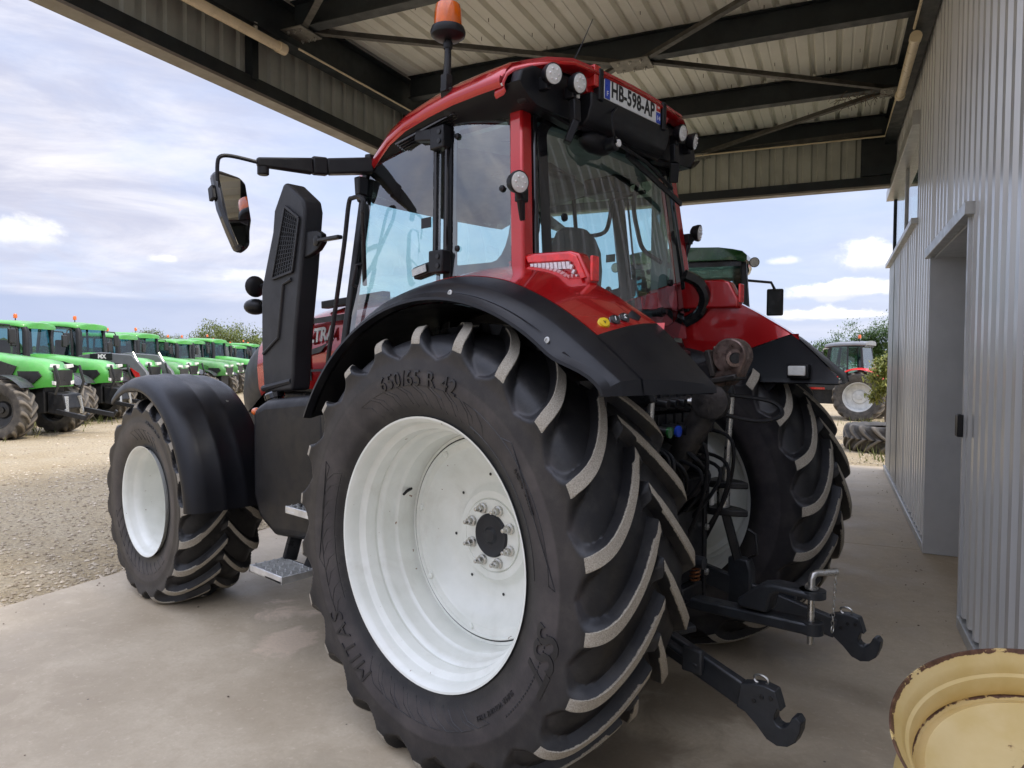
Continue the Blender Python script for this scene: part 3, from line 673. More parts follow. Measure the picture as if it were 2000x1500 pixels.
def wheel(parent, x, y, z, s, rear=True, yaw=0, roll=0):
    wv = empty('wheel', (x, y, z), yaw, parent); wv.scale = (1, s, 1)
    if rear:
        inst(rear_tyre, 'tyre', wv); inst(RRIM, 'rim', wv); [inst(q_, n_, wv) for n_, q_ in RTXT]; inst(RLIN, 'sidewall_moulding', wv)['kind'] = 'stuff'; inst(RING, 'hub_ring', wv); inst(GAP, 'disc_gap_shade', wv); inst(CAP, 'hub_cap', wv, (0, -.122, 0))
        for k in range(8):
            a = R_(22.5+45*k); inst(BOLT, 'bolt', wv, (.128*math.cos(a), -.110, .128*math.sin(a)))
        for k in range(8):
            a = R_(10+45*k); inst(rivet, 'rivet', wv, (.427*math.cos(a), -.0605, .427*math.sin(a)))
        MB().tube([(.44, -.01, .17), (.425, .03, .163), (.41, .06, .155)], [.008, .006], 8).build('valve', 'black_metal', wv)
        for k in range(8):
            a = R_(36+45*k); inst(hole, 'hole', wv, (.272*math.cos(a), -.148, .272*math.sin(a)))
    else:
        inst(front_tyre, 'tyre', wv); inst(FRIM, 'rim', wv); inst(FTXT, 'size_lettering', wv); inst(FLIN, 'sidewall_moulding', wv)['kind'] = 'stuff'; inst(CAP, 'hub_cap', wv, (0, -.1, 0))
        for k in range(8):
            a = R_(45*k); inst(BOLT, 'bolt', wv, (.15*math.cos(a), -.114, .15*math.sin(a)), None, (.8, .8, .8))
    return wv
TR = empty('tractor'); tag(TR, 'dark red tractor with black fenders and white wheels parked under the canopy', 'tractor')
wheel(TR, 0, .945, ZR, 1); wheel(TR, 0, -.945, ZR, -1); wheel(TR, WB, .958, ZF, 1, False); wheel(TR, WB, -.958, ZF, -1, False)

# ------------------------------------------------------------------ rear fenders
def polar(r, a): return (r*math.cos(R_(a)), ZR+r*math.sin(R_(a)))
AO = [29, 42, 55, 68, 80, 91, 102, 112, 122, 132, 141]
RO = [1.10]*8+[1.102, 1.112, 1.145]
Ikeys = [(.97, 1.42), (.84, 1.66), (.64, 1.86), (.38, 2.03), (.14, 2.095), (-.10, 2.108), (-.34, 2.068), (-.475, 2.0), (-.625, 1.915), (-.79, 1.805), (-1.0, 1.60)]
Okeys = [polar(r, a) for r, a in zip(RO, AO)]
I = catmull([V3((x, 0, z)) for x, z in Ikeys], 5); O = catmull([V3((x, 0, z)) for x, z in Okeys], 5); NB = 45
def surf(k, Y):
    t = (Y-.70)/.50; w_ = t if t < 0 else sstep(t*.92+.08*t)*.55+.45*t
    p_ = I[k].lerp(O[k], min(1, w_)); return V3((p_.x, Y, p_.z+.012*math.sin(math.pi*min(1, max(0, t)))))
LIPR = lambda k: 1.03
def fender(s):
    yy = lambda p_: V3((p_[0], p_[1]*s, p_[2]))
    YS = [.70+.35*i_/8 for i_ in range(9)]
    red = MB().shell([[yy(surf(k, Y)+V3((0, 0, .006))) for Y in YS] for k in range(0, NB+1)], -.008 if s > 0 else .008)
    fo = red.build('fender', 'red_paint', TR, ang=40)
    m = MB(); rows = []
    for k in range(0, len(O)):
        a = math.atan2(O[k].z-ZR, O[k].x); ca, sa = math.cos(a), math.sin(a); r0 = math.hypot(O[k].x, O[k].z-ZR)
        tail = sstep(math.degrees(a), 128, 141); lip = 1.03+tail*.075
        sec = [surf(k, 1.047)+V3((0, 0, -.012)), surf(k, 1.052)+V3((0, 0, .004)), surf(k, 1.10)+V3((0, 0, .004))]
        for Y, r in ((1.148, r0+.006), (1.156, r0+.002), (1.190, r0-.026), (1.196, r0-.034), (1.206, lip+.034), (1.212, lip+.028), (1.232, lip+.014), (1.234, lip+.002), (1.20, lip-.006), (1.12, lip+.02)): sec.append(V3((r*ca, Y, ZR+r*sa)))
        rows.append([yy(q) for q in sec])
    for dx_, zz_ in ((-.006, 1.592), (-.004, 1.576), (.02, 1.574)): rows.append([V3((q.x+dx_, q.y, min(q.z, zz_))) for q in rows[-1]])
    m.grid(rows)
    # rounded tail over the whole width, closed by a rolled lower edge
    YT = [.70+.36*i_/8 for i_ in range(9)]
    tl = [[yy(surf(k, Y)+V3((-.004, 0, .004))) for Y in YT] for k in range(NB-1, len(O))]
    low = [[(lambda q: V3((q.x+dx_, q.y, min(q.z, zz_))))(yy(surf(len(O)-1, Y))) for Y in YT] for dx_, zz_ in ((-.010, 1.592), (-.012, 1.576), (.02, 1.574))]
    m.grid(tl+low)
    m.build('fender_flare', 'fender_plastic', fo, ang=26)
    # inner wall of the fender, red above and black below
    def zb(x): return 1.735 if x > -.45 else lerp(1.735, 1.835, min(1, (-.45-x)/.30))
    ks = [k for k in range(18, NB+1)]
    MB().grid([[yy((I[k].x, .702, I[k].z)), yy((I[k].x, .695, max(zb(I[k].x)+.004, min(I[k].z, zb(I[k].x)+.004))))] for k in ks]).build('fender_cheek', 'red_paint', fo)
    kk = [k for k in range(18, len(I))]
    MB().grid([[yy((I[k].x, .697, min(I[k].z, zb(I[k].x)))), yy((I[k].x, .690, 1.60)), yy((I[k].x, .680, 1.578)), yy((I[k].x, .71, 1.57))] for k in kk]).build('fender_apron', 'fender_plastic', fo, ang=50)
    MB().grid([[yy((1.0*math.cos(R_(a))*1.02, Y, ZR+1.0*math.sin(R_(a))*1.02)) for Y in (.70, 1.19)] for a in range(30, 138, 5)]).build('wheel_liner', 'black_plastic', fo)
    MB().grid([[yy((rr_*math.cos(R_(a)), .716, ZR+rr_*math.sin(R_(a)))) for rr_ in (.62, .8, 1.03)] for a in range(30, 138, 5)]).build('liner_wall', 'black_plastic', fo)
    for a, r in ((97, 1.063), (126, 1.065), (137, 1.10)):
        MB().lathe([(0, .012), (.004, .012), (.005, .006), (.002, .005), (.002, .001)], yy((r*math.cos(R_(a)), 1.208, ZR+r*math.sin(R_(a)))), (0, s, .2), 12, cap1=True).build('screw', 'zinc', fo)
    return fo
FL = fender(1); FR = fender(-1)
# switch cluster on the left fender
def facing(px_c, n, u_):  # helper basis
    n = V3(n).normalized(); u_ = V3(u_); u_ = (u_-n*u_.dot(n)).normalized(); return u_, n.cross(u_)
kf = 42
pc = surf(kf, 1.0); pn_ = (surf(kf, 1.04)-surf(kf, .96)).cross(surf(kf+2, 1.0)-surf(kf-2, 1.0)).normalized()
if pn_.z < 0: pn_ = -pn_
for i_, (Y, mt, r) in enumerate(((.975, 'yellow_plastic', .021), (.915, 'black_gloss', .020), (.86, 'black_gloss', .020))):
    c_ = surf(43, Y)+V3((0, 0, .006)); nn = (pn_+V3((-.5, .35, -.1))).normalized()
    b_ = MB().lathe([(-.01, r*1.12), (.006, r*1.12), (.008, r*.95), (.014, r*.9), (.016, .001)], c_, nn, 24, cap1=True).build('switch', mt, FL)
    if mt == 'black_gloss':
        d_, s_, u_ = frame(nn); tm = MB(); text_on(tm, "L2"[i_-1] if False else ("1", "2")[i_-1], .026, c_+nn*.0165, -s_ if False else s_, u_, extrude=.0008); tm.build('switch_mark', 'white_paint', FL)
    else:
        d_, s_, u_ = frame(nn); MB().prism([(0, 0), (1, 0), (1, 1)], 'z', 0, .001); tm = MB(); text_on(tm, "v", .026, c_+nn*.0165, s_, u_, extrude=.0008); tm.build('switch_mark', 'ink', FL)
c_ = surf(43, .80)+V3((0, 0, .006)); nn = (pn_+V3((-.5, .35, -.1))).normalized(); MB().lathe([(-.01, .032), (.005, .032), (.007, .028), (.008, .001)], c_, nn, 4, cap1=True).build('socket_cover', 'black_plastic', FL)
# tail lights: a red housing along the inner edge, lens wrapped over its outer face and end
for s, fo in ((1, FL), (-1, FR)):
    MB().prism([(.06, 2.130), (-.10, 2.165), (-.36, 2.155), (-.405, 2.140), (-.462, 2.035), (-.455, 1.99), (.06, 2.0)], 'y', s*.668, s*.738).build('lamp_housing', 'red_paint', fo, .012, seg=3)
    tl = MB().prism([(-.115, 2.152), (-.362, 2.144), (-.400, 2.128), (-.450, 2.034), (-.425, 2.028), (-.386, 2.098), (-.358, 2.112), (-.135, 2.120)], 'y', s*.736, s*.750).build('tail_light', 'lens_red', TR, .003)
    MB().prism([(s*.680, 2.125), (s*.728, 2.125), (s*.728, 2.02), (s*.680, 2.02)], 'x', -.470, -.455).build('end_lens', 'lens_red', tl, .004).rotation_euler = (0, 0, 0)
    for i_ in range(10): MB().prism([(-.150-.022*i_, 2.114-.0008*i_), (-.166-.022*i_, 2.113-.0008*i_), (-.172-.022*i_, 2.084-.001*i_), (-.156-.022*i_, 2.086-.001*i_)], 'y', s*.737, s*.752).build('led', 'lens_clear', tl)
    for i_ in range(4): MB().prism([(-.372-.014*i_, 2.094-.022*i_), (-.384-.012*i_, 2.090-.022*i_), (-.376-.012*i_, 2.072-.020*i_), (-.362-.014*i_, 2.078-.020*i_)], 'y', s*.737, s*.751).build('led', 'lens_clear', tl)
lr = MB().box((-.80, -.675, 1.640), (.115, .04, .075)).build('rear_lamp', 'black_plastic', TR, .008); MB().box((-.80, -.648, 1.642), (.09, .02, .052)).build('lens', 'lamp_lens', lr, .006)

# ------------------------------------------------------------------ cab
def ymir(p_, s): return V3((p_[0], p_[1]*s, p_[2]))
def on_line(a, b, z): a = V3(a); b = V3(b); return a+(b-a)*((z-a.z)/(b.z-a.z))
CB, CT = (-.10, .713, 2.13), (-.011, .632, 2.88)
BB, BT = (.347, .80, 2.14), (.40, .745, 2.82)
AB, AT = (1.208, .76, 1.84), (1.112, .68, 2.776)
cab = MB(); cab.span((-.12, -.69, 1.18), (1.25, .69, 1.62)); cab.span((-.14, -.66, 1.60), (-.02, .66, 1.80)); cab.span((1.14, -.70, 1.55), (1.28, .70, 1.86))
cabo = cab.build('cab_floor', 'black_plastic', TR, .02)
def pane_map(c00, c10, c11, c01, bulge):
    c00, c10, c11, c01 = map(V3, (c00, c10, c11, c01)); n = (c10-c00).cross(c01-c00).normalized()
    def f_(u, v, off=0.): return c00*(1-u)*(1-v)+c10*u*(1-v)+c11*u*v+c01*(1-u)*v+n*(bulge*(1-(2*u-1)**2)*(.5+.5*(1-(2*v-1)**2))+off)
    return f_
def pane(f_, name='window', mat='cab_glass', fr=.03, rads=(.08, .08, .08, .08), out=.004, parent=TR, nu=10, nv=10, fmat='black_gloss'):
    gl = MB().grid([[f_(i/nu, k/nv) for i in range(nu+1)] for k in range(nv+1)]).build(name, mat, parent)
    # printed border with rounded inner corners
    if isinstance(fr, (int, float)): fr = (fr,)*4
    l, r, b, t_ = fr; inner = []; outer = []; nq = 6
    cs = [(l, b, rads[0], 180, 0, 0), (1-r, b, rads[1], 270, 1, 0), (1-r, 1-t_, rads[2], 0, 1, 1), (l, 1-t_, rads[3], 90, 0, 1)]
    for (x, y, rd, a0, ox, oy) in cs:
        cx = x+rd*(1 if ox == 0 else -1); cy = y+rd*(1 if oy == 0 else -1)
        for q in range(nq+1):
            a = R_(a0+90*q/nq); inner.append((cx+rd*math.cos(a), cy+rd*math.sin(a))); outer.append((ox, oy))
    # outer points spread along the edge so quads stay clean
    n_ = len(inner); ou = []
    for (x, y) in inner:
        dl, dr_, db, dt = x/l if l else 9, (1-x)/r, y/b, (1-y)/t_
        m_ = min(dl, dr_, db, dt); ou.append((x, y))
    ou = []
    for i, (x, y) in enumerate(inner):
        ox, oy = outer[i]; k = i % (nq+1)
        hor = (i//(nq+1)) in (0, 2)   # first half of these corners touches a vertical edge
        first = k <= nq/2
        if (hor and first) or (not hor and not first): ou.append((ox, y if k not in (nq//2,) else oy))
        else: ou.append((x, oy))
    m = MB(); vi = [f_(x, y, out) for x, y in inner]; vo = [f_(x, y, out) for x, y in ou]
    m.grid([vo+[vo[0]], vi+[vi[0]]]); m.build('window_seal', fmat, gl)
    return gl
for s in (1, -1):
    Y = lambda p_: ymir(p_, s)
    c1_, c2_ = V3(CB), V3(CT); lo = on_line(CB, CT, 1.98); hi = on_line(CB, CT, 2.93)
    MB().bar(Y(lo+V3((.015, .018, 0))), Y(hi+V3((.015, .018, 0))), .08, .075, up=(0, s, 0)).build('rear_pillar', 'red_paint', TR, .012)
    MB().bar(Y(lo+V3((-.010, -.034, 0))), Y(hi+V3((-.010, -.034, 0))), .05, .026, up=(0, s, 0)).build('pillar_seal', 'black_gloss', TR, .008)
    b0 = on_line(BB, BT, 1.60); b1 = on_line(BB, BT, 2.90)
    MB().bar(Y(b0+V3((.0, -.03, 0))), Y(b1+V3((0, -.03, 0))), .055, .05, up=(0, s, 0)).build('door_pillar', 'black_plastic', TR, .006)
    MB().tube([Y(on_line(BB, BT, 2.14)+V3((.06, .012, 0))), Y(on_line(BB, BT, 2.80)+V3((.06, .012, 0)))], .014, 8).tube([Y(on_line(BB, BT, 2.14)+V3((-.015, .012, 0))), Y(on_line(BB, BT, 2.80)+V3((-.015, .012, 0)))], .011, 8).build('door_bar', 'black_gloss', TR)
    for z, d_ in ((2.16, 1), (2.77, -1)):
        h_ = on_line(BB, BT, z); hg = MB().box(Y(h_+V3((.02, .02, 0))), (.10, .06, .11)).bar(Y(h_+V3((.05, .02, -.02*d_))), Y(h_+V3((.19, .02, -.045*d_))), .05, .06).build('hinge', 'black_plastic', TR, .008)
        if d_ == 1: MB().bar(Y(h_+V3((.08, .053, -.025))), Y(h_+V3((.185, .052, -.043))), .006, .035).build('hinge_badge', 'zinc', hg)
        for q in (-.022, .022): MB().lathe([(0, .012), (.004, .012), (.005, .001)], Y(h_+V3((.0, .051, q))), (0, s, 0), 10, cap1=True).build('screw', 'ink', hg)
    a0 = on_line(AB, AT, 1.30); a1 = on_line(AB, AT, 2.84)
    MB().bar(Y(a0), Y(a1), .05, .055, up=(0, s, 0)).build('front_pillar', 'black_plastic', TR, .008)
    # side quarter window and door glass
    f_ = pane_map(Y(on_line(CB, CT, 2.06)+V3((.06, .02, 0))), Y(on_line(BB, BT, 2.06)+V3((-.05, 0, 0))), Y(on_line(BB, BT, 2.84)+V3((-.05, 0, 0))), Y(on_line(CB, CT, 2.87)+V3((.06, .02, 0))), .012*s*-1)
    q_ = pane(f_, 'quarter_window', fr=(.05, .05, .10, .06), rads=(.30, .05, .08, .12))
    for u, v in ((.16, .52), (.90, .20), (.92, .90)): MB().lathe([(0, .016), (.008, .014), (.010, .006), (.013, .001)], f_(u, v, -.004*s), (0, s, 0), 14, cap1=True).build('glass_fixing', 'black_plastic', q_)
    f_ = pane_map(Y(on_line(BB, BT, 1.62)+V3((.03, .01, 0))), Y(on_line(AB, AT, 1.42)+V3((-.0, .012, 0))), Y(on_line(AB, AT, 2.80)+V3((-.0, .012, 0))), Y(on_line(BB, BT, 2.84)+V3((.03, .01, 0))), .03*s*-1)
    d_ = pane(f_, 'door', fr=(.035, .012, .02, .035), rads=(.05, .05, .10, .05), nu=14)
    hp = [f_(.80, .55, -.035*s), f_(.80, .545, -.06*s), f_(.83, .47, -.06*s), f_(.83, .465, -.035*s)]
    MB().tube(hp, .010, 8).build('door_handle', 'grey_plastic', d_)
    MB().box(f_(.12, .62, -.004*s), (.07, .004, .05)).build('sticker', 'grey_plastic', d_)
# rear and front windows
f_ = pane_map((-.155, .655, 1.82), (-.155, -.655, 1.82), (-.035, -.585, 2.86), (-.035, .585, 2.86), -.04 if False else .045)
rw = pane(f_, 'rear_window', fr=(.05, .05, .06, .05), rads=(.16, .16, .08, .08), nu=16, out=.004)
for u, v in ((.12, .52), (.88, .30)): MB().lathe([(0, .02), (.012, .018), (.016, .001)], f_(u, v, .002), (-1, 0, 0), 14, cap1=True).build('glass_fixing', 'black_plastic', rw)
MB().lathe([(0, .02), (.03, .02), (.034, .026), (.06, .026), (.062, .014), (.08, .014)], f_(.70, .12, .0), (-1, 0, .1), 14, cap1=True).build('window_knob', 'black_plastic', rw)
wp = MB(); wp.lathe([(0, .035), (.05, .035), (.055, .028)], (-.15, .17, 2.76), (-1, 0, 0), 16, cap1=True); wp.tube([(-.20, .16, 2.76), (-.175, -.15, 2.74), (-.155, -.46, 2.66)], .010, 6); wp.bar((-.165, .02, 2.745), (-.135, -.60, 2.60), .012, .03)
wpo = wp.build('wiper', 'black_plastic', TR); MB().lathe([(0, .018), (.01, .018), (.011, .012)], (-.207, .165, 2.76), (-1, 0, 0), 14, cap1=True).build('wiper_ring', 'white_paint', wpo)
MB().ball((-.10, .20, 2.77), .10, 14, 8, (.6, 1.3, .55)).build('wiper_motor', 'black_plastic', TR)
MB().tube([(-.21, .18, 2.76), (-.22, .22, 2.80), (-.21, .22, 2.88), (-.19, .15, 2.94)], .006, 6, smooth=5).build('washer_hose', 'black_plastic', wpo)
f_ = pane_map((1.25, -.74, 1.72), (1.25, .74, 1.72), (1.13, .66, 2.80), (1.13, -.66, 2.80), .10); pane(f_, 'windscreen', fr=.02, nu=16)
MB().tube([(-.19, -.55, 2.18), (-.24, -.62, 2.14), (-.26, -.67, 2.06), (-.21, -.70, 1.97), (-.12, -.70, 1.92)], .035, 10, smooth=4).build('wiring_duct', 'black_gloss', TR)
# interior
MB().shell([[(x, y, 2.80+.02*math.cos(y*2)) for y in (-.66, -.4, 0, .4, .66)] for x in (-.02, .3, .7, 1.1)], .02).build('headliner', 'headliner', TR)
for x, y in ((.22, .52), (.75, .52), (.22, -.52), (.75, -.52), (.95, -.1), (.95, -.28)): MB().lathe([(0, .075), (.008, .072), (.010, .055), (.004, .05), (.004, .001)], (x, y, 2.80), (0, 0, -1), 22, cap1=True).build('speaker', 'interior_dark', TR)
MB().box((.55, -.08, 2.775), (.30, .46, .05)).build('roof_console', 'interior_dark', TR, .02)
MB().box((.30, -.48, 2.74), (.24, .16, .10)).build('radio', 'black_plastic', TR, .01)
st = MB(); st.shell([[(.20+.05*math.cos(k*.6)+(z-1.75)*-.10, y, z) for k, y in enumerate([-.27, -.22, -.11, 0, .11, .22, .27])] for z in (1.70, 1.85, 2.0, 2.15)], .10)
so_ = MB().box((.42, 0, 1.68), (.50, .50, .14)).build('seat', 'seat_fabric', TR, .05, seg=3)
bk = MB(); rows = []
for z, hw, x in ((1.70, .20, .24), (1.85, .24, .20), (2.05, .25, .18), (2.20, .245, .165), (2.30, .22, .16), (2.37, .17, .165), (2.405, .10, .175)):
    rows.append([V3((x+.065*math.cos(a)*(1 if math.cos(a) > 0 else .8), hw*math.sin(a)*(1-.15*abs(math.cos(a))), z)) for a in [2*math.pi*k/20 for k in range(20)]])
bk.grid(rows, True); bk.add(rows[-1], [tuple(range(20))]); bk.build('backrest', 'seat_fabric', so_, ang=60)
MB().box((.115, .0, 2.12), (.02, .12, .16)).build('seat_tag', 'interior_dark', so_, .005)
MB().box((.52, -.40, 1.88), (.55, .17, .14)).build('armrest', 'interior_dark', TR, .03)
MB().box((.40, -.62, 1.80), (.9, .16, .40)).build('side_console', 'interior_dark', TR, .03)
for x, y in ((.55, -.38), (.35, -.55), (.62, -.55)): MB().tube([(x, y, 1.92), (x-.02, y, 2.10)], .008, 6).ball((x-.02, y, 2.12), .022, 8, 6, (1, 1, 1.4)).build('lever', 'black_plastic', TR)
MB().lathe([(0, .06), (.10, .06), (.11, .05), (.14, .045), (.15, .001)], (.50, -.60, 2.00), (0, 0, 1), 18, cap1=True).build('yellow_shape', 'yellow_plastic', TR)  # plain yellow stepped cylinder above the side console
MB().bar((.95, 0, 1.60), (.80, 0, 2.02), .14, .12).build('steering_column', 'interior_dark', TR, .02)
sw = MB(); c_ = V3((.78, 0, 2.05)); d_, s_, u_ = frame((-.45, 0, .9)); sw.tube([c_+(s_*math.cos(2*math.pi*k/24)+u_*math.sin(2*math.pi*k/24))*.21 for k in range(25)], .016, 8, caps=False)
for k in range(3): sw.bar(c_, c_+(s_*math.cos(2.1*k+.5)+u_*math.sin(2.1*k+.5))*.2, .035, .012)
sw.build('steering_wheel', 'black_plastic', TR)
MB().box((1.02, 0, 1.85), (.25, .55, .25)).build('dashboard', 'interior_dark', TR, .05)
MB().box((.75, -.48, 2.20), (.05, .28, .19), Euler((0, .2, -.5)).to_matrix()).build('monitor', 'interior_dark', TR, .01)
MB().tube([(.725, -.70, 2.80), (.705, -.70, 2.60), (.69, -.70, 2.53), (.60, -.70, 2.51), (.47, -.70, 2.52), (.43, -.70, 2.60), (.41, -.70, 2.70), (.34, -.70, 2.73), (.17, -.70, 2.735)], .014, 8, smooth=4).build('grab_bar', 'black_plastic', TR)
MB().tube([(.20, -.69, 2.84), (.25, -.70, 2.67), (.225, -.71, 2.5), (.18, -.71, 2.38), (.05, -.70, 2.29)], .014, 8, smooth=4).build('grab_bar', 'black_plastic', TR)
MB().shell([[(x, -.715, z) for x in (.02, .13)] for z in (1.95, 2.2, 2.5, 2.8)], .01).build('pillar_trim', 'headliner', TR)

# ------------------------------------------------------------------ cab roof
XS = [-.185, -.13, -.05, .10, .27, .45, .63, .80, .95, 1.08, 1.18, 1.25]
def edge_z(x):
    K = [(-.2, 2.893), (0, 2.900), (.27, 2.892), (.45, 2.876), (.63, 2.850), (.80, 2.818), (.95, 2.780), (1.08, 2.742), (1.18, 2.71), (1.25, 2.685)]
    for a, b in zip(K, K[1:]):
        if a[0] <= x <= b[0]: return lerp(a[1], b[1], (x-a[0])/(b[0]-a[0]))
    return K[-1][1]
def half_w(x): return .832-.012*sstep(x, .2, .7)-.16*sstep(x, .6, 1.3)
def roof_sec(x, drop=0.):
    h, z = half_w(x), edge_z(x); k = 1-.35*sstep(x, .7, 1.25)
    prof = [(h-.012, -.004), (h, .008), (h-.002, .03), (h-.022, .066), (h-.06, .098*k), (h-.12, .122*k), (h-.20, .145*k), (.50*h/.83, .168*k), (.36*h/.83, .178*k), (.2, .186*k), (0, .19*k)]
    L_ = [V3((x+max(0, -.045-x)*sstep(abs(y), .52, .82), y, z+dz_)) for y, dz_ in prof]; return L_+[V3((q.x, -q.y, q.z)) for q in L_[-2::-1]]
m = MB().shell([roof_sec(x) for x in XS], .012); ro_ = m.build('cab_roof', 'red_paint', TR, ang=50)
# rolled rear lip with the two lamp arches and the lower middle
lip = roof_sec(-.185); rows = []
for dx_, dz_ in ((0, 0), (-.012, -.008), (-.014, -.022), (.004, -.034), (.05, -.04)):
    rows.append([q+V3((dx_, -math.copysign(.01, q.y)*(dz_/-.04) if abs(q.y) > .75 else 0, dz_)) for q in lip])
MB().grid(rows).build('rear_lip', 'red_paint', ro_, ang=60)
MB().prism([(-.41, 3.045), (-.36, 2.965), (-.30, 2.955), (.30, 2.955), (.36, 2.965), (.41, 3.045)], 'x', -.165, -.10).build('rear_lip_centre', 'red_paint', ro_, .006)
for s in (1, -1):
    MB().tube([V3((x, s*(half_w(x)-.004), edge_z(x)-.002)) for x in XS[2:]], .007, 6).build('roof_edge_highlight', 'white_paint', ro_)  # white line paints in the rim light along the roof's lower edge
    MB().lathe([(0, .012), (.006, .011), (.007, .001)], (.0, s*.832, 2.915), (0, s, 0), 10, cap1=True).build('screw', 'zinc', ro_)
# black soffit below the red shell
rows = []
for x in [-.14]+XS[2:]:
    h, z = half_w(x), edge_z(x); k = [(h-.014, .0), (h-.03, -.018), (h-.075, -.05), (.70*h/.83, -.075), (.5*h/.83, -.08), (0, -.085)]
    L_ = [V3((x, y, max(z+dz_, 2.70)) if False else (x, y, z+dz_)) for y, dz_ in k]; rows.append(L_+[V3((q.x, -q.y, q.z)) for q in L_[-2::-1]])
MB().grid(rows).build('soffit', 'black_plastic', ro_, ang=50)
vent = MB()
for k in range(5): vent.bar((.30, .735+.014*k, edge_z(.3)-.052+.006*k), (.74, .735+.014*k, edge_z(.74)-.052+.006*k), .006, .008)
vent.build('vent_slats', 'black_gloss', ro_)
MB().prism([(-.80, 2.90), (-.78, 2.96), (-.70, 3.0), (-.5, 3.03), (.5, 3.03), (.70, 3.0), (.78, 2.96), (.80, 2.90), (.74, 2.83), (.45, 2.80), (-.45, 2.80), (-.74, 2.83)], 'x', -.12, -.06).build('rear_panel', 'black_plastic', ro_, .01)
MB().prism([(-.12, 2.80), (-.17, 2.84), (-.19, 2.90), (-.19, 2.965), (-.08, 2.965), (-.06, 2.80)], 'y', -.36, .36).build('plate_beam', 'black_plastic', ro_, .01)
# number plate
pl = MB().box((-.180, 0, 3.012), (.014, .56, .135)).build('plate_holder', 'black_plastic', ro_, .008)
for s in (1, -1): MB().box((-.178, s*.295, 3.01), (.05, .035, .15)).build('plate_lamp', 'black_plastic', pl, .008)
pz = 3.011
MB().box((-.190, 0, pz), (.006, .52, .108)).build('number_plate', 'plate_white', ro_, .002)
np_ = MB(); text_on(np_, "HB-598-AP", .098, (-.1945, .004, pz-.001), (0, -1, 0), (0, 0, 1), extrude=.0008, spacing=1.06, bold=.0022)
sx_ = .40/max(1e-6, max(v[1] for v in np_.v)-min(v[1] for v in np_.v)); np_.v = [(x, .004+(y-.004)*sx_, pz+(z-pz)*1.08) for x, y, z in np_.v]
np_.build('plate_number', 'ink', ro_)
MB().box((-.1936, .237, pz), (.002, .042, .104)).build('plate_band', 'plate_blue', ro_); MB().box((-.1936, -.237, pz-.024), (.002, .042, .056)).build('plate_band', 'plate_blue', ro_); MB().box((-.1936, -.237, pz+.030), (.002, .038, .040)).build('plate_region_mark', 'red_bright', ro_)
tm = MB(); text_on(tm, "F", .036, (-.1952, .237, pz-.028), (0, -1, 0), (0, 0, 1), extrude=.0006); text_on(tm, "14", .034, (-.1952, -.237, pz-.026), (0, -1, 0), (0, 0, 1), extrude=.0006); text_on(tm, "NR", .016, (-.1952, -.237, pz+.03), (0, -1, 0), (0, 0, 1), extrude=.0006); tm.build('plate_marks', 'white_paint', ro_)
MB().box((-.17, .32, 3.045), (.05, .05, .10)).build('marker_tab', 'red_bright', ro_, .004)
# round work lamps
def work_lamp(c, d, r, parent=TR, depth=.05):
    d = V3(d).normalized(); o = MB().lathe([(-depth, r*.55), (-depth*.8, r*.9), (-.012, r*1.10), (.002, r*1.12), (.006, r*1.06), (.004, r*1.0)], c, d, 28, cap0=True).build('work_lamp', 'black_plastic', parent)
    MB().lathe([(.002, r*1.02), (.007, r*.95), (.010, r*.6), (.0105, .001)], c, d, 28).build('lens', 'lamp_lens', o)
    lm = MB()
    for k in range(6): lm.ball(V3(c)+d*.010+sum((frame(d)[1]*math.cos(k*1.047)*r*.55, frame(d)[2]*math.sin(k*1.047)*r*.55), V3((0, 0, 0))), r*.2, 8, 4, (.6, .6, .6))
    lm.build('led', 'lens_clear', o); return o
for s in (1, -1):
    for (x, y, z, d) in ((-.190, .649, 2.957, (-.95, .25*s, -.18)), (-.205, .478, 2.962, (-1, .05*s, -.18))):
        o = work_lamp((x, s*y, z), d, .043); MB().box((x+.05, s*y, z-.03), (.05, .03, .06)).build('bracket', 'black_plastic', o, .006)
    MB().bar((-.165, s*.46, 2.90), (-.17, s*.46, 2.80), .05, .035).bar((-.17, s*.46, 2.80), (-.145, s*.49, 2.70), .05, .035).build('hinge_arm', 'black_plastic', TR, .006)
    o = work_lamp((-.14, s*.815, 2.46), (-.98, .2*s, -.12), .045); MB().tube([(-.12, s*.80, 2.44), (-.10, s*.76, 2.40), (-.09, s*.735, 2.30)], [.016, .02, .012], 8).box((-.10, s*.755, 2.42), (.04, .05, .06)).build('lamp_bracket', 'black_plastic', o, .004)
MB().box((-.175, .45, 2.925), (.01, .02, .03)).build('tag', 'white_paint', TR)
# beacon
bc = MB(); bx_, by_ = .31, .80
bc.bar((bx_+.02, by_-.02, 2.86), (bx_, by_+.03, 2.97), .06, .03); bc.bar((bx_, by_+.03, 2.95), (bx_, by_+.03, 3.03), .04, .04); bc.tube([(bx_, by_+.03, 2.97), (bx_+.01, by_+.012, 3.12), (bx_+.012, by_+.01, 3.21)], [.020, .017, .015], 10); bc.lathe([(0, .020), (.02, .024), (.035, .02)], (bx_+.012, by_+.01, 3.16), (0, 0, 1), 12)
beo = bc.build('beacon', 'black_metal', TR, .003)
MB().lathe([(0, .018), (.005, .060), (.02, .080), (.035, .084), (.055, .078), (.06, .05)], (bx_+.012, by_+.01, 3.20), (0, 0, 1), 28, cap0=True).build('base', 'black_plastic', beo)
MB().lathe([(0, .064), (.01, .066), (.075, .064), (.104, .058), (.118, .042), (.124, .001)], (bx_+.012, by_+.01, 3.256), (0, 0, 1), 28).build('lens', 'amber', beo)
MB().lathe([(0, .04), (.03, .04), (.032, .02), (.07, .02), (.072, .001)], (bx_+.012, by_+.01, 3.258), (0, 0, 1), 16).build('reflector', 'lens_clear', beo)
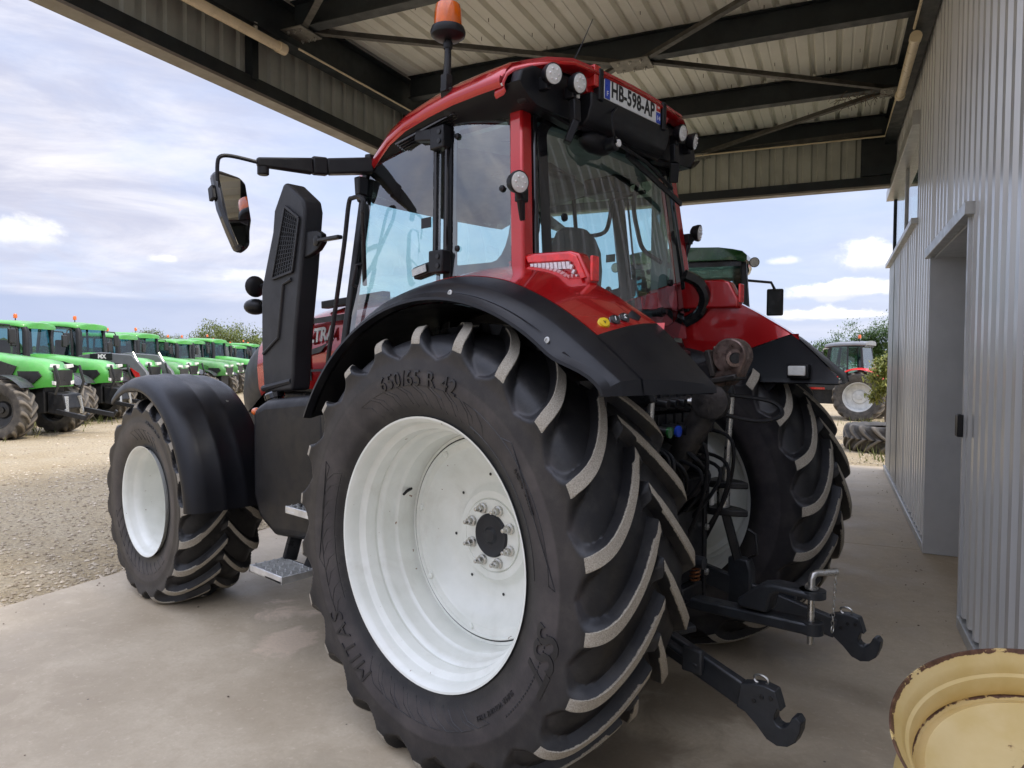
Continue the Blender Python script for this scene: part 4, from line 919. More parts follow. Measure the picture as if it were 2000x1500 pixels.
MB().tube([(.05, .30, 3.08), (.0, .22, 3.24), (-.04, .15, 3.42)], [.004, .0022], 5).build('aerial', 'black_plastic', TR)
MB().box((-.02, .30, 3.10), (.06, .05, .06)).build('aerial_base', 'black_plastic', TR, .008)
# mirrors
for s in (1, -1):
    Y = lambda p_: ymir(p_, s)
    ma = MB().bar(Y((1.06, .70, 2.765)), Y((1.17, .92, 2.735)), .07, .085, up=(0, 0, 1), w2=.06, h2=.085).bar(Y((1.17, .92, 2.735)), Y((1.19, 1.0, 2.73)), .05, .095, up=(0, 0, 1)).bar(Y((1.19, 1.0, 2.725)), Y((1.25, 1.285, 2.70)), .05, .085, up=(0, 0, 1), w2=.04, h2=.045).build('mirror_arm', 'black_plastic', TR, .01)
    MB().tube([Y((1.25, 1.28, 2.70)), Y((1.285, 1.40, 2.712)), Y((1.295, 1.455, 2.70)), Y((1.30, 1.468, 2.66)), Y((1.30, 1.468, 2.58))], .010, 8, smooth=4).build('mirror_tube', 'black_plastic', ma)
    MB().lathe([(0, .03), (.035, .03), (.04, .024)], Y((1.25, 1.25, 2.68)), (0, 0, -1), 16, cap1=True).build('arm_knob', 'black_plastic', ma)
    out_ = [(1.475, 2.635), (1.44, 2.652), (1.335, 2.632), (1.306, 2.60), (1.300, 2.40), (1.315, 2.34), (1.325, 2.26), (1.36, 2.225), (1.40, 2.235), (1.43, 2.33), (1.462, 2.45)]
    mc = V3((1.30, s*1.39, 2.45)); mh = MB().prism([(s*a-s*1.39, b-2.45) for a, b in out_], 'x', -.015, .05).build('mirror_head', 'black_gloss', TR, .018); mh.location = mc; mh.rotation_euler = (0, R_(15), R_(-3*s))
    MB().prism([(s*a-s*1.39, b-2.45) for a, b in ((1.452, 2.62), (1.34, 2.612), (1.318, 2.585), (1.312, 2.40), (1.43, 2.375))], 'x', -.021, -.016).build('mirror_glass', 'mirror_glass', mh)
    MB().prism([(s*a-s*1.39, b-2.45) for a, b in ((1.425, 2.362), (1.33, 2.382), (1.337, 2.27), (1.365, 2.245), (1.395, 2.252))], 'x', -.021, -.016).build('wide_angle_mirror', 'mirror_glass', mh)
    MB().box((.02, s*.088, .08), (.05, .02, .07)).build('mirror_clamp', 'black_plastic', mh, .004)
    MB().bar(Y((1.10, .745, 2.70)), Y((1.10, .745, 2.60)), .07, .05, w2=.06, h2=.045).bar(Y((1.10, .745, 2.60)), Y((1.10, .75, 2.56)), .06, .045, w2=.03, h2=.03).build('step_lamp', 'black_plastic', TR, .008)
    MB().tube([Y((.93, .86, 2.47)), Y((.925, .86, 2.52)), Y((.95, .86, 2.55)), Y((1.02, .86, 2.555)), Y((1.055, .86, 2.53)), Y((1.10, .86, 2.31)), Y((1.19, .86, 1.95)), Y((1.263, .86, 1.63)), Y((1.26, .80, 1.55))], .0125, 8, smooth=4).tube([Y((.93, .86, 2.47)), Y((1.0, .80, 2.2)), Y((1.05, .76, 2.1))], .0125, 8).build('grab_rail', 'black_metal', TR)

# ------------------------------------------------------------------ bonnet, stack, tank
def keyed(K, x):
    for a, b in zip(K, K[1:]):
        if x <= b[0]: return lerp(a[1], b[1], sstep(x, a[0], b[0])*.4+.6*(x-a[0])/(b[0]-a[0]))
    return K[-1][1]
def hood_sec(x, k=1.):
    tz = keyed([(1.3, 2.10), (1.9, 2.075), (2.4, 1.99), (2.8, 1.905), (3.1, 1.80), (3.3, 1.68), (3.42, 1.55), (3.48, 1.42)], x); hw = keyed([(1.3, .45), (2.4, .43), (2.9, .40), (3.2, .35), (3.38, .28), (3.48, .18)], x)*k
    bz = 1.48-.25*sstep(x, 2.6, 3.4); bz = min(bz, tz-.1)
    pr = [(hw-.02, bz), (hw, bz+.06), (hw+.012, lerp(bz, tz, .45)), (hw, lerp(bz, tz, .75)), (hw-.03, lerp(bz, tz, .88)), (hw-.09, tz-.025), (hw*.5, tz-.005), (0, tz)]
    L_ = [V3((x, y, z)) for y, z in pr]; return L_+[V3((q.x, -q.y, q.z)) for q in L_[-2::-1]]
ho = MB().grid([hood_sec(x) for x in (1.30, 1.5, 1.8, 2.1, 2.4, 2.6, 2.8)]).build('bonnet', 'red_paint', TR, ang=50)
MB().grid([hood_sec(x, 1.012) for x in (2.80, 2.85, 2.90)]).build('nose_stripe', 'red_paint', ho, ang=50)
MB().grid([hood_sec(x) for x in (2.90, 3.0, 3.1, 3.2, 3.3, 3.36, 3.42, 3.46, 3.48)]).add(hood_sec(3.48), [tuple(range(15))]).build('nose_grille', 'grey_plastic', ho, ang=50)
for s in (1, -1): MB().grid([[V3((x, s*abs(q.y)*1.008+s*.004, q.z)) for q in hood_sec(x)[1:5]] for x in (2.1, 2.3, 2.5, 2.7, 2.8)]).build('side_grille', 'panel_black', ho, ang=50)
for s in (1, -1):
    yb = .466
    MB().prism([(1.62, 1.985), (2.35, 1.945), (2.35, 1.915), (1.62, 1.945)], 'y', s*(yb-.008), s*yb).build('decal', 'ink', ho)
    MB().prism([(1.95, 1.735), (2.4, 1.665), (2.4, 1.69), (1.95, 1.775), (1.86, 1.80)], 'y', s*(yb-.003), s*(yb+.001)).build('decal', 'ink', ho)
    MB().prism([(1.60, 1.635), (2.5, 1.60), (2.5, 1.585), (1.60, 1.618)], 'y', s*(yb-.006), s*(yb-.001)).build('panel_gap', 'ink', ho)
    for mt, dx_, dy_ in (('ink', -.006, 0), ('white_paint', 0, .0015)):  # offset dark copy paints the shadow of the white letters
        tm = MB(); text_on(tm, "VALTRA", .125, (2.02-dx_*s, s*(yb+.002+dy_), 1.842+dx_), (-s, 0, .08), (0, 0, 1), extrude=.001, shear=.15, bold=.004, spacing=1.0)
        tm.build('lettering', mt, ho)
    MB().bar((1.32, s*.40, 2.085), (2.0, s*.40, 2.055), .06, .05).build('bonnet_vent', 'black_plastic', ho, .006)
en = MB().span((1.15, -.30, .80), (3.3, .30, 1.45)).span((.2, -.34, .62), (1.4, .34, 1.25)).span((2.2, -.24, .55), (3.4, .24, .95)).span((1.28, -.38, 1.45), (2.8, .38, 1.80)).build('engine', 'black_metal', TR, .03)
MB().tube([(WB, -.72, ZF), (WB, .72, ZF)], .11, 16).tube([(WB-.2, -.6, ZF), (WB-.2, .6, ZF)], .03, 8).box((WB, 0, ZF), (.45, .4, .34)).build('front_axle', 'black_metal', TR, .02)
for s in (1, -1): MB().lathe([(-.16, .14), (-.05, .17), (.06, .17), (.10, .12)], (WB, s*.76, ZF), (0, s, 0), 20, True, True).build('hub_reduction', 'black_metal', TR)
# intake stack with its mesh
sp_ = [(1.985, 1.47), (2.01, 1.80), (2.005, 2.13), (1.865, 2.47), (1.845, 2.60), (1.735, 2.745), (1.70, 2.75), (1.515, 2.625), (1.495, 2.56), (1.545, 2.2), (1.61, 1.85), (1.635, 1.60), (1.65, 1.50)]
sko = MB().prism(sp_, 'y', .73, .86).build('stack', 'grey_plastic', TR, .035, seg=4)
gq = [V3((1.70, 0, 2.605)), V3((1.545, 0, 2.515)), V3((1.62, 0, 2.21)), V3((1.855, 0, 2.18))]
GY = .8635
MB().prism([(q.x, q.z) for q in gq], 'y', GY-.006, GY).build('mesh_backing', 'ink', sko)
fr_ = MB()
for a, b in zip(gq, gq[1:]+gq[:1]): fr_.bar((a.x, GY+.004, a.z), (b.x, GY+.004, b.z), .016, .014, up=(0, 1, 0))
fr_.build('mesh_frame', 'grey_plastic', sko, .003)
me_ = MB(); nn_ = 15
for k in range(1, nn_):
    t_ = k/nn_; a = gq[0].lerp(gq[3], t_); b = gq[1].lerp(gq[2], max(0, t_-.04)); me_.bar((a.x, GY+.003, a.z), (b.x, GY+.003, b.z), .004, .004)
for k in range(1, 8):
    t_ = k/8; a = gq[0].lerp(gq[1], t_); b = gq[3].lerp(gq[2], t_); me_.bar((a.x, GY+.003, a.z), (b.x, GY+.003, b.z), .004, .004)
meo = me_.build('wire_mesh', 'grey_plastic', sko); meo['kind'] = 'stuff'
MB().tube([(1.64, .862, 2.165), (1.73, .862, 2.14), (1.79, .862, 1.82), (1.975, .862, 1.72)], .012, 8).build('crease', 'grey_plastic', sko)
MB().tube([(1.66, .85, 1.555), (1.98, .862, 1.50)], .02, 8).build('lower_crease', 'grey_plastic', sko)
MB().prism([(1.55, 2.44), (1.56, 2.28), (1.46, 2.30), (1.40, 2.32), (1.35, 2.36), (1.36, 2.41), (1.40, 2.43)], 'y', .80, .84).bar((1.37, .84, 2.37), (1.13, .865, 2.36), .035, .022).build('stack_bracket', 'black_plastic', sko, .006)
MB().lathe([(0, .03), (.01, .03), (.014, .02), (.016, .001)], (1.40, .84, 2.37), (0, 1, 0), 14, cap1=True).build('bracket_bolt', 'black_metal', sko)
for z, sq in ((2.19, (.5, 1, 1)), (2.05, (1.2, 1, .75))):
    MB().ball((2.46, .66, z), .075, 16, 10, sq).tube([(2.40, .64, z), (2.0, .70, z+.02)], .02, 8).build('front_marker', 'black_plastic', sko)
# fuel tank and steps
tk = [(1.95, 1.38), (1.95, .85), (1.88, .70), (1.70, .62), (1.20, .66), (1.12, .80), (1.12, 1.40), (1.20, 1.50), (1.60, 1.46), (1.80, 1.44)]
tko = MB().prism(tk, 'y', .42, .965).build('fuel_tank', 'black_plastic', TR, .06, seg=4)
MB().lathe([(-.02, .05), (.02, .05), (.025, .062), (.055, .062), (.065, .05)], (1.86, .84, 1.42), (.3, .15, 1), 20, True, True).build('fuel_cap', 'black_gloss', tko)
MB().ball((1.94, .93, 1.36), .035, 12, 8, (1, 1, .7)).build('marker_lamp', 'amber', tko)
MB().bar((1.14, .97, 1.40), (1.05, .97, .80), .012, .03).build('tank_strap', 'black_metal', tko)
def step(x0, x1, y0, y1, z, nm=True):
    o = MB().span((x0, y0, z-.035), (x1, y1, z-.022)).span((x0, y1-.012, z-.035), (x1, y1, z+.004)).span((x0, y0, z-.035), (x1, y0+.008, z+.0)).span((x0, y0, z-.035), (x0+.01, y1, z+.002)).span((x1-.01, y0, z-.035), (x1, y1, z+.002)).build('step', 'step_metal', TR, .003)
    tt = MB(); n_ = int((x1-x0)/.055)
    for i_ in range(n_):
        for k_ in range(4):
            x = x0+.03+i_*(x1-x0-.05)/max(1, n_-1); y = lerp(y0+.03, y1-.03, k_/3); tt.box((x, y, z-.012), (.006, .042, .024)); tt.prism([(x-.004, z), (x+.004, z), (x, z+.012)], 'y', y-.004, y+.004)
    tt.build('tread', 'step_metal', o)['kind'] = 'stuff'
step(1.27, 1.62, .93, 1.15, .505); step(1.10, 1.40, .88, 1.05, .86)
MB().bar((1.33, .92, .50), (1.20, .80, .95), .05, .10).bar((1.58, .92, .50), (1.55, .80, .95), .04, .08).bar((1.25, .91, .47), (1.62, .91, .47), .02, .05).build('step_hanger', 'black_metal', TR, .006)
# front fenders
def front_fender(s):
    rows = []; YS = [.735, .74, .80, .90, .915, .93, 1.04, 1.055, 1.07, 1.16, 1.215, 1.245, 1.262, 1.270, 1.268, 1.262]
    DR = [-.03, .0, .022, .03, .036, .03, .033, .040, .033, .030, .018, 0, -.025, -.052, -.06, -.062]
    for k in range(0, 47):
        a = lerp(58, 177, k/46); fl = .012*sstep(a, 150, 178)
        rows.append([V3((WB+(.842+d+fl)*math.cos(R_(a)), s*y, ZF+(.842+d+fl)*math.sin(R_(a)))) for y, d in zip(YS, DR)])
    o = MB().shell(rows, .008*s).build('front_fender', 'fender_plastic', TR, ang=50)
    MB().tube([V3((WB+.880*math.cos(R_(a)), s*1.055, ZF+.880*math.sin(R_(a)))) for a in range(60, 168, 4)], .009, 8).build('rib', 'fender_plastic', o)
    MB().tube([V3((WB+.876*math.cos(R_(a)), s*.915, ZF+.876*math.sin(R_(a)))) for a in range(60, 150, 4)], .007, 8).build('rib', 'fender_plastic', o)
    for y, a in ((1.10, 128), (.86, 126)): MB().lathe([(0, .011), (.004, .010), (.005, .001)], (WB+.873*math.cos(R_(a)), s*y, ZF+.873*math.sin(R_(a))), (math.cos(R_(a)), 0, math.sin(R_(a))), 12, cap1=True).build('screw', 'zinc', o)
    MB().bar((WB-.05, s*.55, ZF+.2), (WB-.1, s*.75, ZF+.80), .06, .03).bar((WB-.1, s*.74, ZF+.80), (WB-.1, s*1.2, ZF+.84), .05, .02).build('fender_stay', 'black_metal', o)
front_fender(1); front_fender(-1)

# ------------------------------------------------------------------ rear end
rb = MB().span((-.42, -.30, .50), (.3, .30, 1.30)).span((-.36, -.55, 1.05), (-.05, .55, 1.45)).span((-.30, -.45, 1.40), (.1, .45, 1.75)).build('gearbox', 'black_metal', TR, .02)
MB().tube([(0, -.74, ZR), (0, .74, ZR)], .15, 20).tube([(0, -.80, ZR), (0, -.62, ZR)], .21, 20).tube([(0, .62, ZR), (0, .80, ZR)], .21, 20).build('rear_axle', 'black_metal', TR)
vb = MB(); rnd = random.Random(11)
for k in range(6):
    for j in range(2): vb.box((-.40-.01*j, .22-.08*k, 1.38+.13*j), (.12, .062, .11)); vb.tube([(-.45, .22-.08*k, 1.37+.13*j), (-.54, .22-.08*k, 1.36+.13*j)], .022, 10)
vbo = vb.build('valve_block', 'black_metal', TR, .004)
for k, mt in enumerate(('dark_green_paint', 'plate_blue', 'black_plastic', 'red_bright', 'plate_blue', 'black_plastic')): MB().lathe([(0, .027), (.012, .027), (.014, .02)], (-.541, .22-.08*k, 1.36), (-1, 0, 0), 14, cap1=True).build('coupler_cap', mt, vbo)
MB().tube([(-.55, .06, 1.50), (-.63, .02, 1.50)], .014, 8).lathe([(0, .02), (.04, .02), (.05, .012)], (-.56, .05, 1.50), (-1, -.4, 0), 8, True, True).build('hose_fitting', 'zinc', vbo)
for y in (.10, .045): MB().lathe([(0, .010), (.012, .010), (.016, .004)], (-.60, y, 1.575), (-1, 0, .2), 10, cap1=True).build('lamp_tip', 'lamp_lens', vbo)
MB().tube([(-.58, .05, 1.50), (-.70, -.02, 1.44), (-.83, -.12, 1.41), (-.90, -.20, 1.44), (-.84, -.22, 1.50), (-.66, -.12, 1.53), (-.55, -.05, 1.56)], .011, 8, smooth=5).tube([(-.45, .2, 1.3), (-.55, .15, 1.2), (-.52, .05, 1.05), (-.45, .0, 1.0)], .012, 8, smooth=4).tube([(-.45, .05, 1.3), (-.6, .05, 1.22), (-.58, -.1, 1.1), (-.46, -.14, 1.0)], .012, 8, smooth=4).build('hose', 'black_plastic', TR)
rnd = random.Random(17)
for k in range(9):
    y0 = lerp(.28, -.30, k/8); y1 = y0+rnd.uniform(-.12, .12); z0 = rnd.uniform(1.18, 1.34); z1 = rnd.uniform(.70, .98); q = rnd.uniform(.06, .13)
    MB().tube([(-.44, y0, z0), (-.50-q, y0+.02, z0-.05), (-.50-q*.8, (y0+y1)/2, (z0+z1)/2), (-.46, y1, z1)], .0095, 8, smooth=5).build('hydraulic_hose', 'black_plastic', TR)
    MB().lathe([(0, .016), (.03, .016), (.032, .011), (.05, .011)], (-.43, y0, z0), (-1, 0, -.3), 6, True, True).build('hose_union', 'zinc', TR)
for x, y, z in ((-.535, .19, 1.10), (-.535, -.19, 1.10), (-.535, .19, .62), (-.535, -.19, .62), (-.535, .19, .85), (-.535, -.19, .85)): MB().lathe([(0, .018), (.012, .018), (.014, .012)], (x+.005, y, z), (-1, 0, 0), 6, True, True).build('bolt', 'zinc', TR)
# top link: cylinder, rod, claw
a, b = V3((-.47, .03, 1.17)), V3((-.70, -.01, 1.62)); d_ = (b-a).normalized()
tlk = MB().tube([a, a+d_*.02, a+d_*.30, a+d_*.31], [.035, .062, .062, .05], 20).tube([a+d_*.28, a+d_*.52], .048, 18).tube([a-d_*.12, a+d_*.02], .03, 12).build('top_link', 'grime_metal', TR, .004)
MB().box(a-d_*.06, (.08, .10, .08)).build('top_link_clevis', 'grime_metal', tlk, .01); MB().tube([a-d_*.06+V3((0, .08, 0)), a-d_*.06-V3((0, .08, 0))], .016, 10).build('pin', 'zinc', tlk)
MB().lathe([(-.03, .085), (.03, .085), (.035, .075)], (-.655, .03, 1.50), (-.2, 1, .1), 28, True, True).build('hose_guide', 'grime_metal', tlk)
cl = []
for t_ in range(0, 24): 
    an = R_(-60+t_*11); cl.append((-.745+.082*math.cos(an), 1.715+.082*math.sin(an)))
cl += [(-.79, 1.62), (-.74, 1.58), (-.67, 1.57), (-.66, 1.63)]
MB().prism(cl, 'y', -.045, .045).build('claw', 'worn_steel', tlk, .014)
MB().lathe([(-.004, .040), (.014, .040), (.016, .026), (-.02, .022), (-.021, .001)], (-.775, .046, 1.705), (-.6, .8, 0), 22).build('claw_bush', 'worn_steel', tlk); MB().lathe([(0, .024), (.001, .001)], (-.783, .054, 1.705), (-.6, .8, 0), 18).build('claw_bore', 'ink', tlk)
MB().box((-.655, .03, 1.68), (.03, .05, .13), Euler((0, .25, 0)).to_matrix()).box((-.71, .0, 1.605), (.16, .12, .03), Euler((0, .2, 0)).to_matrix()).build('latch', 'grime_metal', tlk, .008)
# lift arms, lift rods
for s in (1, -1):
    la = MB().bar((-.10, s*.33, 1.40), (-.57, s*.40, 1.54), .06, .12, w2=.05, h2=.07).build('lift_arm', 'black_metal', TR, .015)
    lrd = MB().tube([(-.557, s*.40, 1.53), (-.532, s*.40, 1.10)], .017, 12).build('lift_rod', 'zinc', TR); MB().tube([(-.534, s*.40, 1.13), (-.53, s*.40, 1.06)], .03, 12).build('collar', 'zinc', lrd)
    for z in (1.045, .90):
        MB().prism([(-.44, s*.33), (-.50, s*.32), (-.60, s*.36), (-.66, s*.40), (-.60, s*.45), (-.50, s*.48), (-.44, s*.46)], 'z', z-.018, z+.018).build('yoke_plate', 'black_metal', lrd, .008)
    MB().span((-.47, s*.33-.01, .89), (-.44, s*.33+.01, 1.06)).build('yoke_back', 'black_metal', lrd); MB().tube([(-.52, s*.40, .92), (-.52, s*.40, 1.03)], .035, 14).build('spindle', 'zinc', lrd)
    MB().bar((-.495, s*.325, .935), (-.495, s*.325, 1.01), .03, .006).build('wear_strip', 'white_paint', lrd)
    MB().bar((-.53, s*.40, .90), (-.60, s*.43, .62), .06, .045).build('lower_rod', 'black_metal', lrd, .008)
    MB().prism([(-.55, .66), (-.66, .66), (-.68, .60), (-.68, .42), (-.64, .38), (-.57, .38), (-.55, .42)], 'y', s*.43-.035, s*.43+.035).build('rod_clevis', 'link_steel', lrd, .012)
    MB().tube([(-.66, s*.40, .82), (-.70, s*.40, .80), (-.71, s*.40, .70), (-.66, s*.41, .67)], .007, 6).build('adjust_handle', 'black_metal', lrd)
    # lower links with hook ends
    p0, p1 = V3((-.20, s*.36, .60)), V3((-1.075, s*.495, .385))
    llk = MB().bar(p0, p1, .042, .105, up=(0, 0, 1), h2=.10).build('lower_link', 'link_steel', TR, .008)
    hk = [(-1.045, .45), (-1.09, .463), (-1.135, .470), (-1.18, .462), (-1.193, .425), (-1.203, .392), (-1.190, .398), (-1.180, .372), (-1.178, .352), (-1.188, .338), (-1.204, .333), (-1.222, .342), (-1.236, .365), (-1.244, .385), (-1.262, .390), (-1.277, .372), (-1.273, .335), (-1.258, .295), (-1.228, .268), (-1.19, .258), (-1.15, .270), (-1.11, .310), (-1.065, .345), (-1.03, .355)]
    MB().prism(hk, 'y', s*.505-.028, s*.505+.028).build('link_hook', 'link_steel', llk, .007)
    MB().tube([V3((-1.115+.028*math.cos(k*.5), s*.505, .478+.018*math.sin(k*.5))) for k in range(13)], .005, 6).build('hook_ring', 'zinc', llk)
    for x, z in ((-1.10, .40), (-1.13, .425), (-1.165, .43)): MB().lathe([(0, .009), (.003, .008), (.004, .001)], (x, s*.505+.028, z), (0, 1, 0), 10, cap1=True).build('rivet', 'ink', llk)
    MB().bar((-.62, s*.455, .52), (-.86, s*.50, .455), .05, .02, up=(0, 0, 1)).box((-.83, s*.505, .47), (.09, .03, .10)).build('stabiliser', 'link_steel', llk, .008)
    MB().span((-.53, s*.19-.015, .42), (-.42, s*.19+.015, 1.18)).build('hitch_rail', 'black_metal', TR, .006)
    MB().bar((-.45, s*.31, .50), (-.20, s*.36, .60), .05, .12).build('link_bracket', 'black_metal', TR, .01)
MB().span((-.54, -.20, 1.02), (-.42, .20, 1.12)).span((-.52, -.17, .60), (-.44, .17, .95)).span((-.56, -.10, .52), (-.40, .10, .60)).build('hitch_frame', 'black_metal', TR, .008)
MB().tube([(-.44, 0, .72), (-.62, 0, .72)], .03, 14).build('pto_shaft', 'link_steel', TR)
cs_ = MB(); cs_.tube([V3((-.56+.022*math.cos(k*.7), -.02+.022*math.sin(k*.7), .62+.0021*k)) for k in range(52)], .006, 6); cs_.build('spring', 'copper', TR)
# drawbar with clevis and pin
db = MB().bar((-.15, -.02, .50), (-1.13, -.02, .535), .095, .052).build('drawbar', 'link_steel', TR, .01)
MB().prism([(-.80, .563), (-.80, .60), (-.90, .685), (-.96, .700), (-1.14, .700), (-1.14, .668), (-.99, .668), (-.96, .65), (-.94, .563)], 'y', -.075, .035).build('drawbar_clevis', 'link_steel', db, .012)
MB().lathe([(-.016, .055), (.016, .055)], (-1.12, -.02, .684), (0, 0, 1), 24, True, True).build('clevis_eye', 'link_steel', db)
MB().lathe([(-.026, .048), (.026, .048)], (-1.12, -.02, .535), (0, 0, 1), 24, True, True).build('drawbar_eye', 'link_steel', db)
pn = MB().tube([(-1.115, -.02, .46), (-1.115, -.02, .745), (-1.118, -.028, .762), (-1.125, -.045, .768), (-1.19, -.115, .772)], .0145, 12).lathe([(0, .028), (.008, .028)], (-1.115, -.02, .703), (0, 0, 1), 18, True, True).build('hitch_pin', 'zinc', db)
e0 = V3((-1.186, -.112, .77)); e1 = V3((-1.178, -.105, .535))
for k in range(13):
    t_ = (k+.5)/13; c_ = e0.lerp(e1, t_); ax = (0, 1, 0) if k % 2 else (1, 0, 0); d2 = V3(ax)
    MB().tube([c_+V3((0, 0, .012))*math.cos(q*.785)*1+d2*.006*math.sin(q*.785) for q in range(9)], .0019, 5, caps=False).build('chain_link', 'chain_steel', db)
MB().tube([e1+V3((.0, .016*math.sin(q*.5), -.018+.016*math.cos(q*.5))) for q in range(14)], .0024, 5, caps=False).build('chain_ring', 'chain_steel', db)
MB().bar((-.25, .62, .36), (-.62, .1, .44), .06, .03).build('sway_bar', 'link_steel', TR, .005)

# ------------------------------------------------------------------ old yellow wheels by the wall
def yellow_wheel():
    m = MB(); prof = [(-.02, .388), (.0, .398), (.006, .402), (.008, .397), (.0, .391), (-.012, .386), (-.022, .374), (-.045, .366), (-.060, .362), (-.066, .352), (-.085, .346), (-.110, .344), (-.128, .346), (-.136, .352), (-.138, .346), (-.146, .338), (-.142, .325), (-.132, .312), (-.138, .290), (-.152, .268), (-.165, .20), (-.16, .12), (-.15, .09)]
    m.lathe(prof, (0, 0, 0), (0, 0, 1), 128); m.lathe([(-.138, .352), (-.16, .375), (-.20, .392), (-.215, .40), (-.212, .385), (-.18, .36), (-.165, .22)], (0, 0, 0), (0, 0, 1), 96)
    me = m.mesh('rim', 'yellow_rim', 40); at = me.attributes.new('edge', 'FLOAT', 'POINT')
    e = []
    for v in me.vertices:
        r = math.hypot(v.co.x, v.co.y); e.append(1. if (r > .390 and v.co.z > -.06) or (abs(v.co.z+.138) < .006 and .342 < r < .36) else (.6 if r < .13 else .0))
    at.data.foreach_set('value', e); return me
YW = yellow_wheel()
dcam = r2*((2062-1000)/FPX)+u2*(-(1436-750)/FPX)+_f; wc = CAM+dcam*1.92
nrm = V3((-math.cos(BA), -math.sin(BA), 0))*math.sin(R_(19))+V3((-math.sin(BA), math.cos(BA), 0))*.08+V3((0, 0, math.cos(R_(19)))); nrm.normalize()
o = empty('steel_wheel', wc-nrm*.05); o.rotation_euler = nrm.to_track_quat('Z', 'Y').to_euler(); inst(YW, 'rim', o); tag(o, 'chipped yellow steel wheel lying tilted on top of the pile by the clad wall', 'wheel')
wb = bw(wc.dot(V3((math.cos(BA), math.sin(BA), 0)))+.20, -1.525)
for k, z in enumerate((.218,)):
    q = empty('steel_wheel', (wb.x, wb.y, z*.8), .6*k); q.scale = (.8, .8, .8); inst(YW, 'rim', q); tag(q, 'chipped yellow steel wheel lying flat on the floor under the tilted one', 'wheel')
    for a in range(4): MB().lathe([(0, .012), (.03, .012)], (.1*math.cos(a*1.57), .1*math.sin(a*1.57), -.16), (0, 0, 1), 8, True, True).build('stud', 'rust_bits', q)
hb = MB().lathe([(-.152, .09), (-.11, .075), (-.105, .05), (-.105, .001)], (0, 0, 0), (0, 0, 1), 24); hb.build('hub', 'rust_bits', o)

# ------------------------------------------------------------------ background tractors
BRH = [(0, .80, 1), (.10, .797, 1), (.18, .785, 1), (.23, .755, .8), (.25, .71, .1), (.25, .62, 0), (.22, .52, 0), (.20, .49, 0)]
BFH = [(0, .585, 1), (.09, .583, 1), (.16, .573, 1), (.20, .55, .8), (.22, .515, .1), (.22, .45, 0), (.20, .38, 0), (.19, .355, 0)]
bt_r = tyre_mesh('tyre', .85, BRH, .5, 18, 10, .05, .34, .80, 2, 0, 'rubber_dusty', .26); bt_f = tyre_mesh('tyre', .63, BFH, .36, 16, 10, .042, .34, .60, 2, 0, 'rubber_dusty', .26)
def small_rim(r, mat): return MB().lathe([(.19, r*1.02), (.205, r*1.03), (.20, r*.97), (.15, r*.92), (.02, r*.88), (.0, r*.5), (.04, r*.42), (.05, r*.2), (.08, r*.18), (.08, .001)], n=36).lathe([(-.19, r*1.02), (-.15, r*.92), (.0, r*.88)], n=36).mesh('rim', mat, 30)
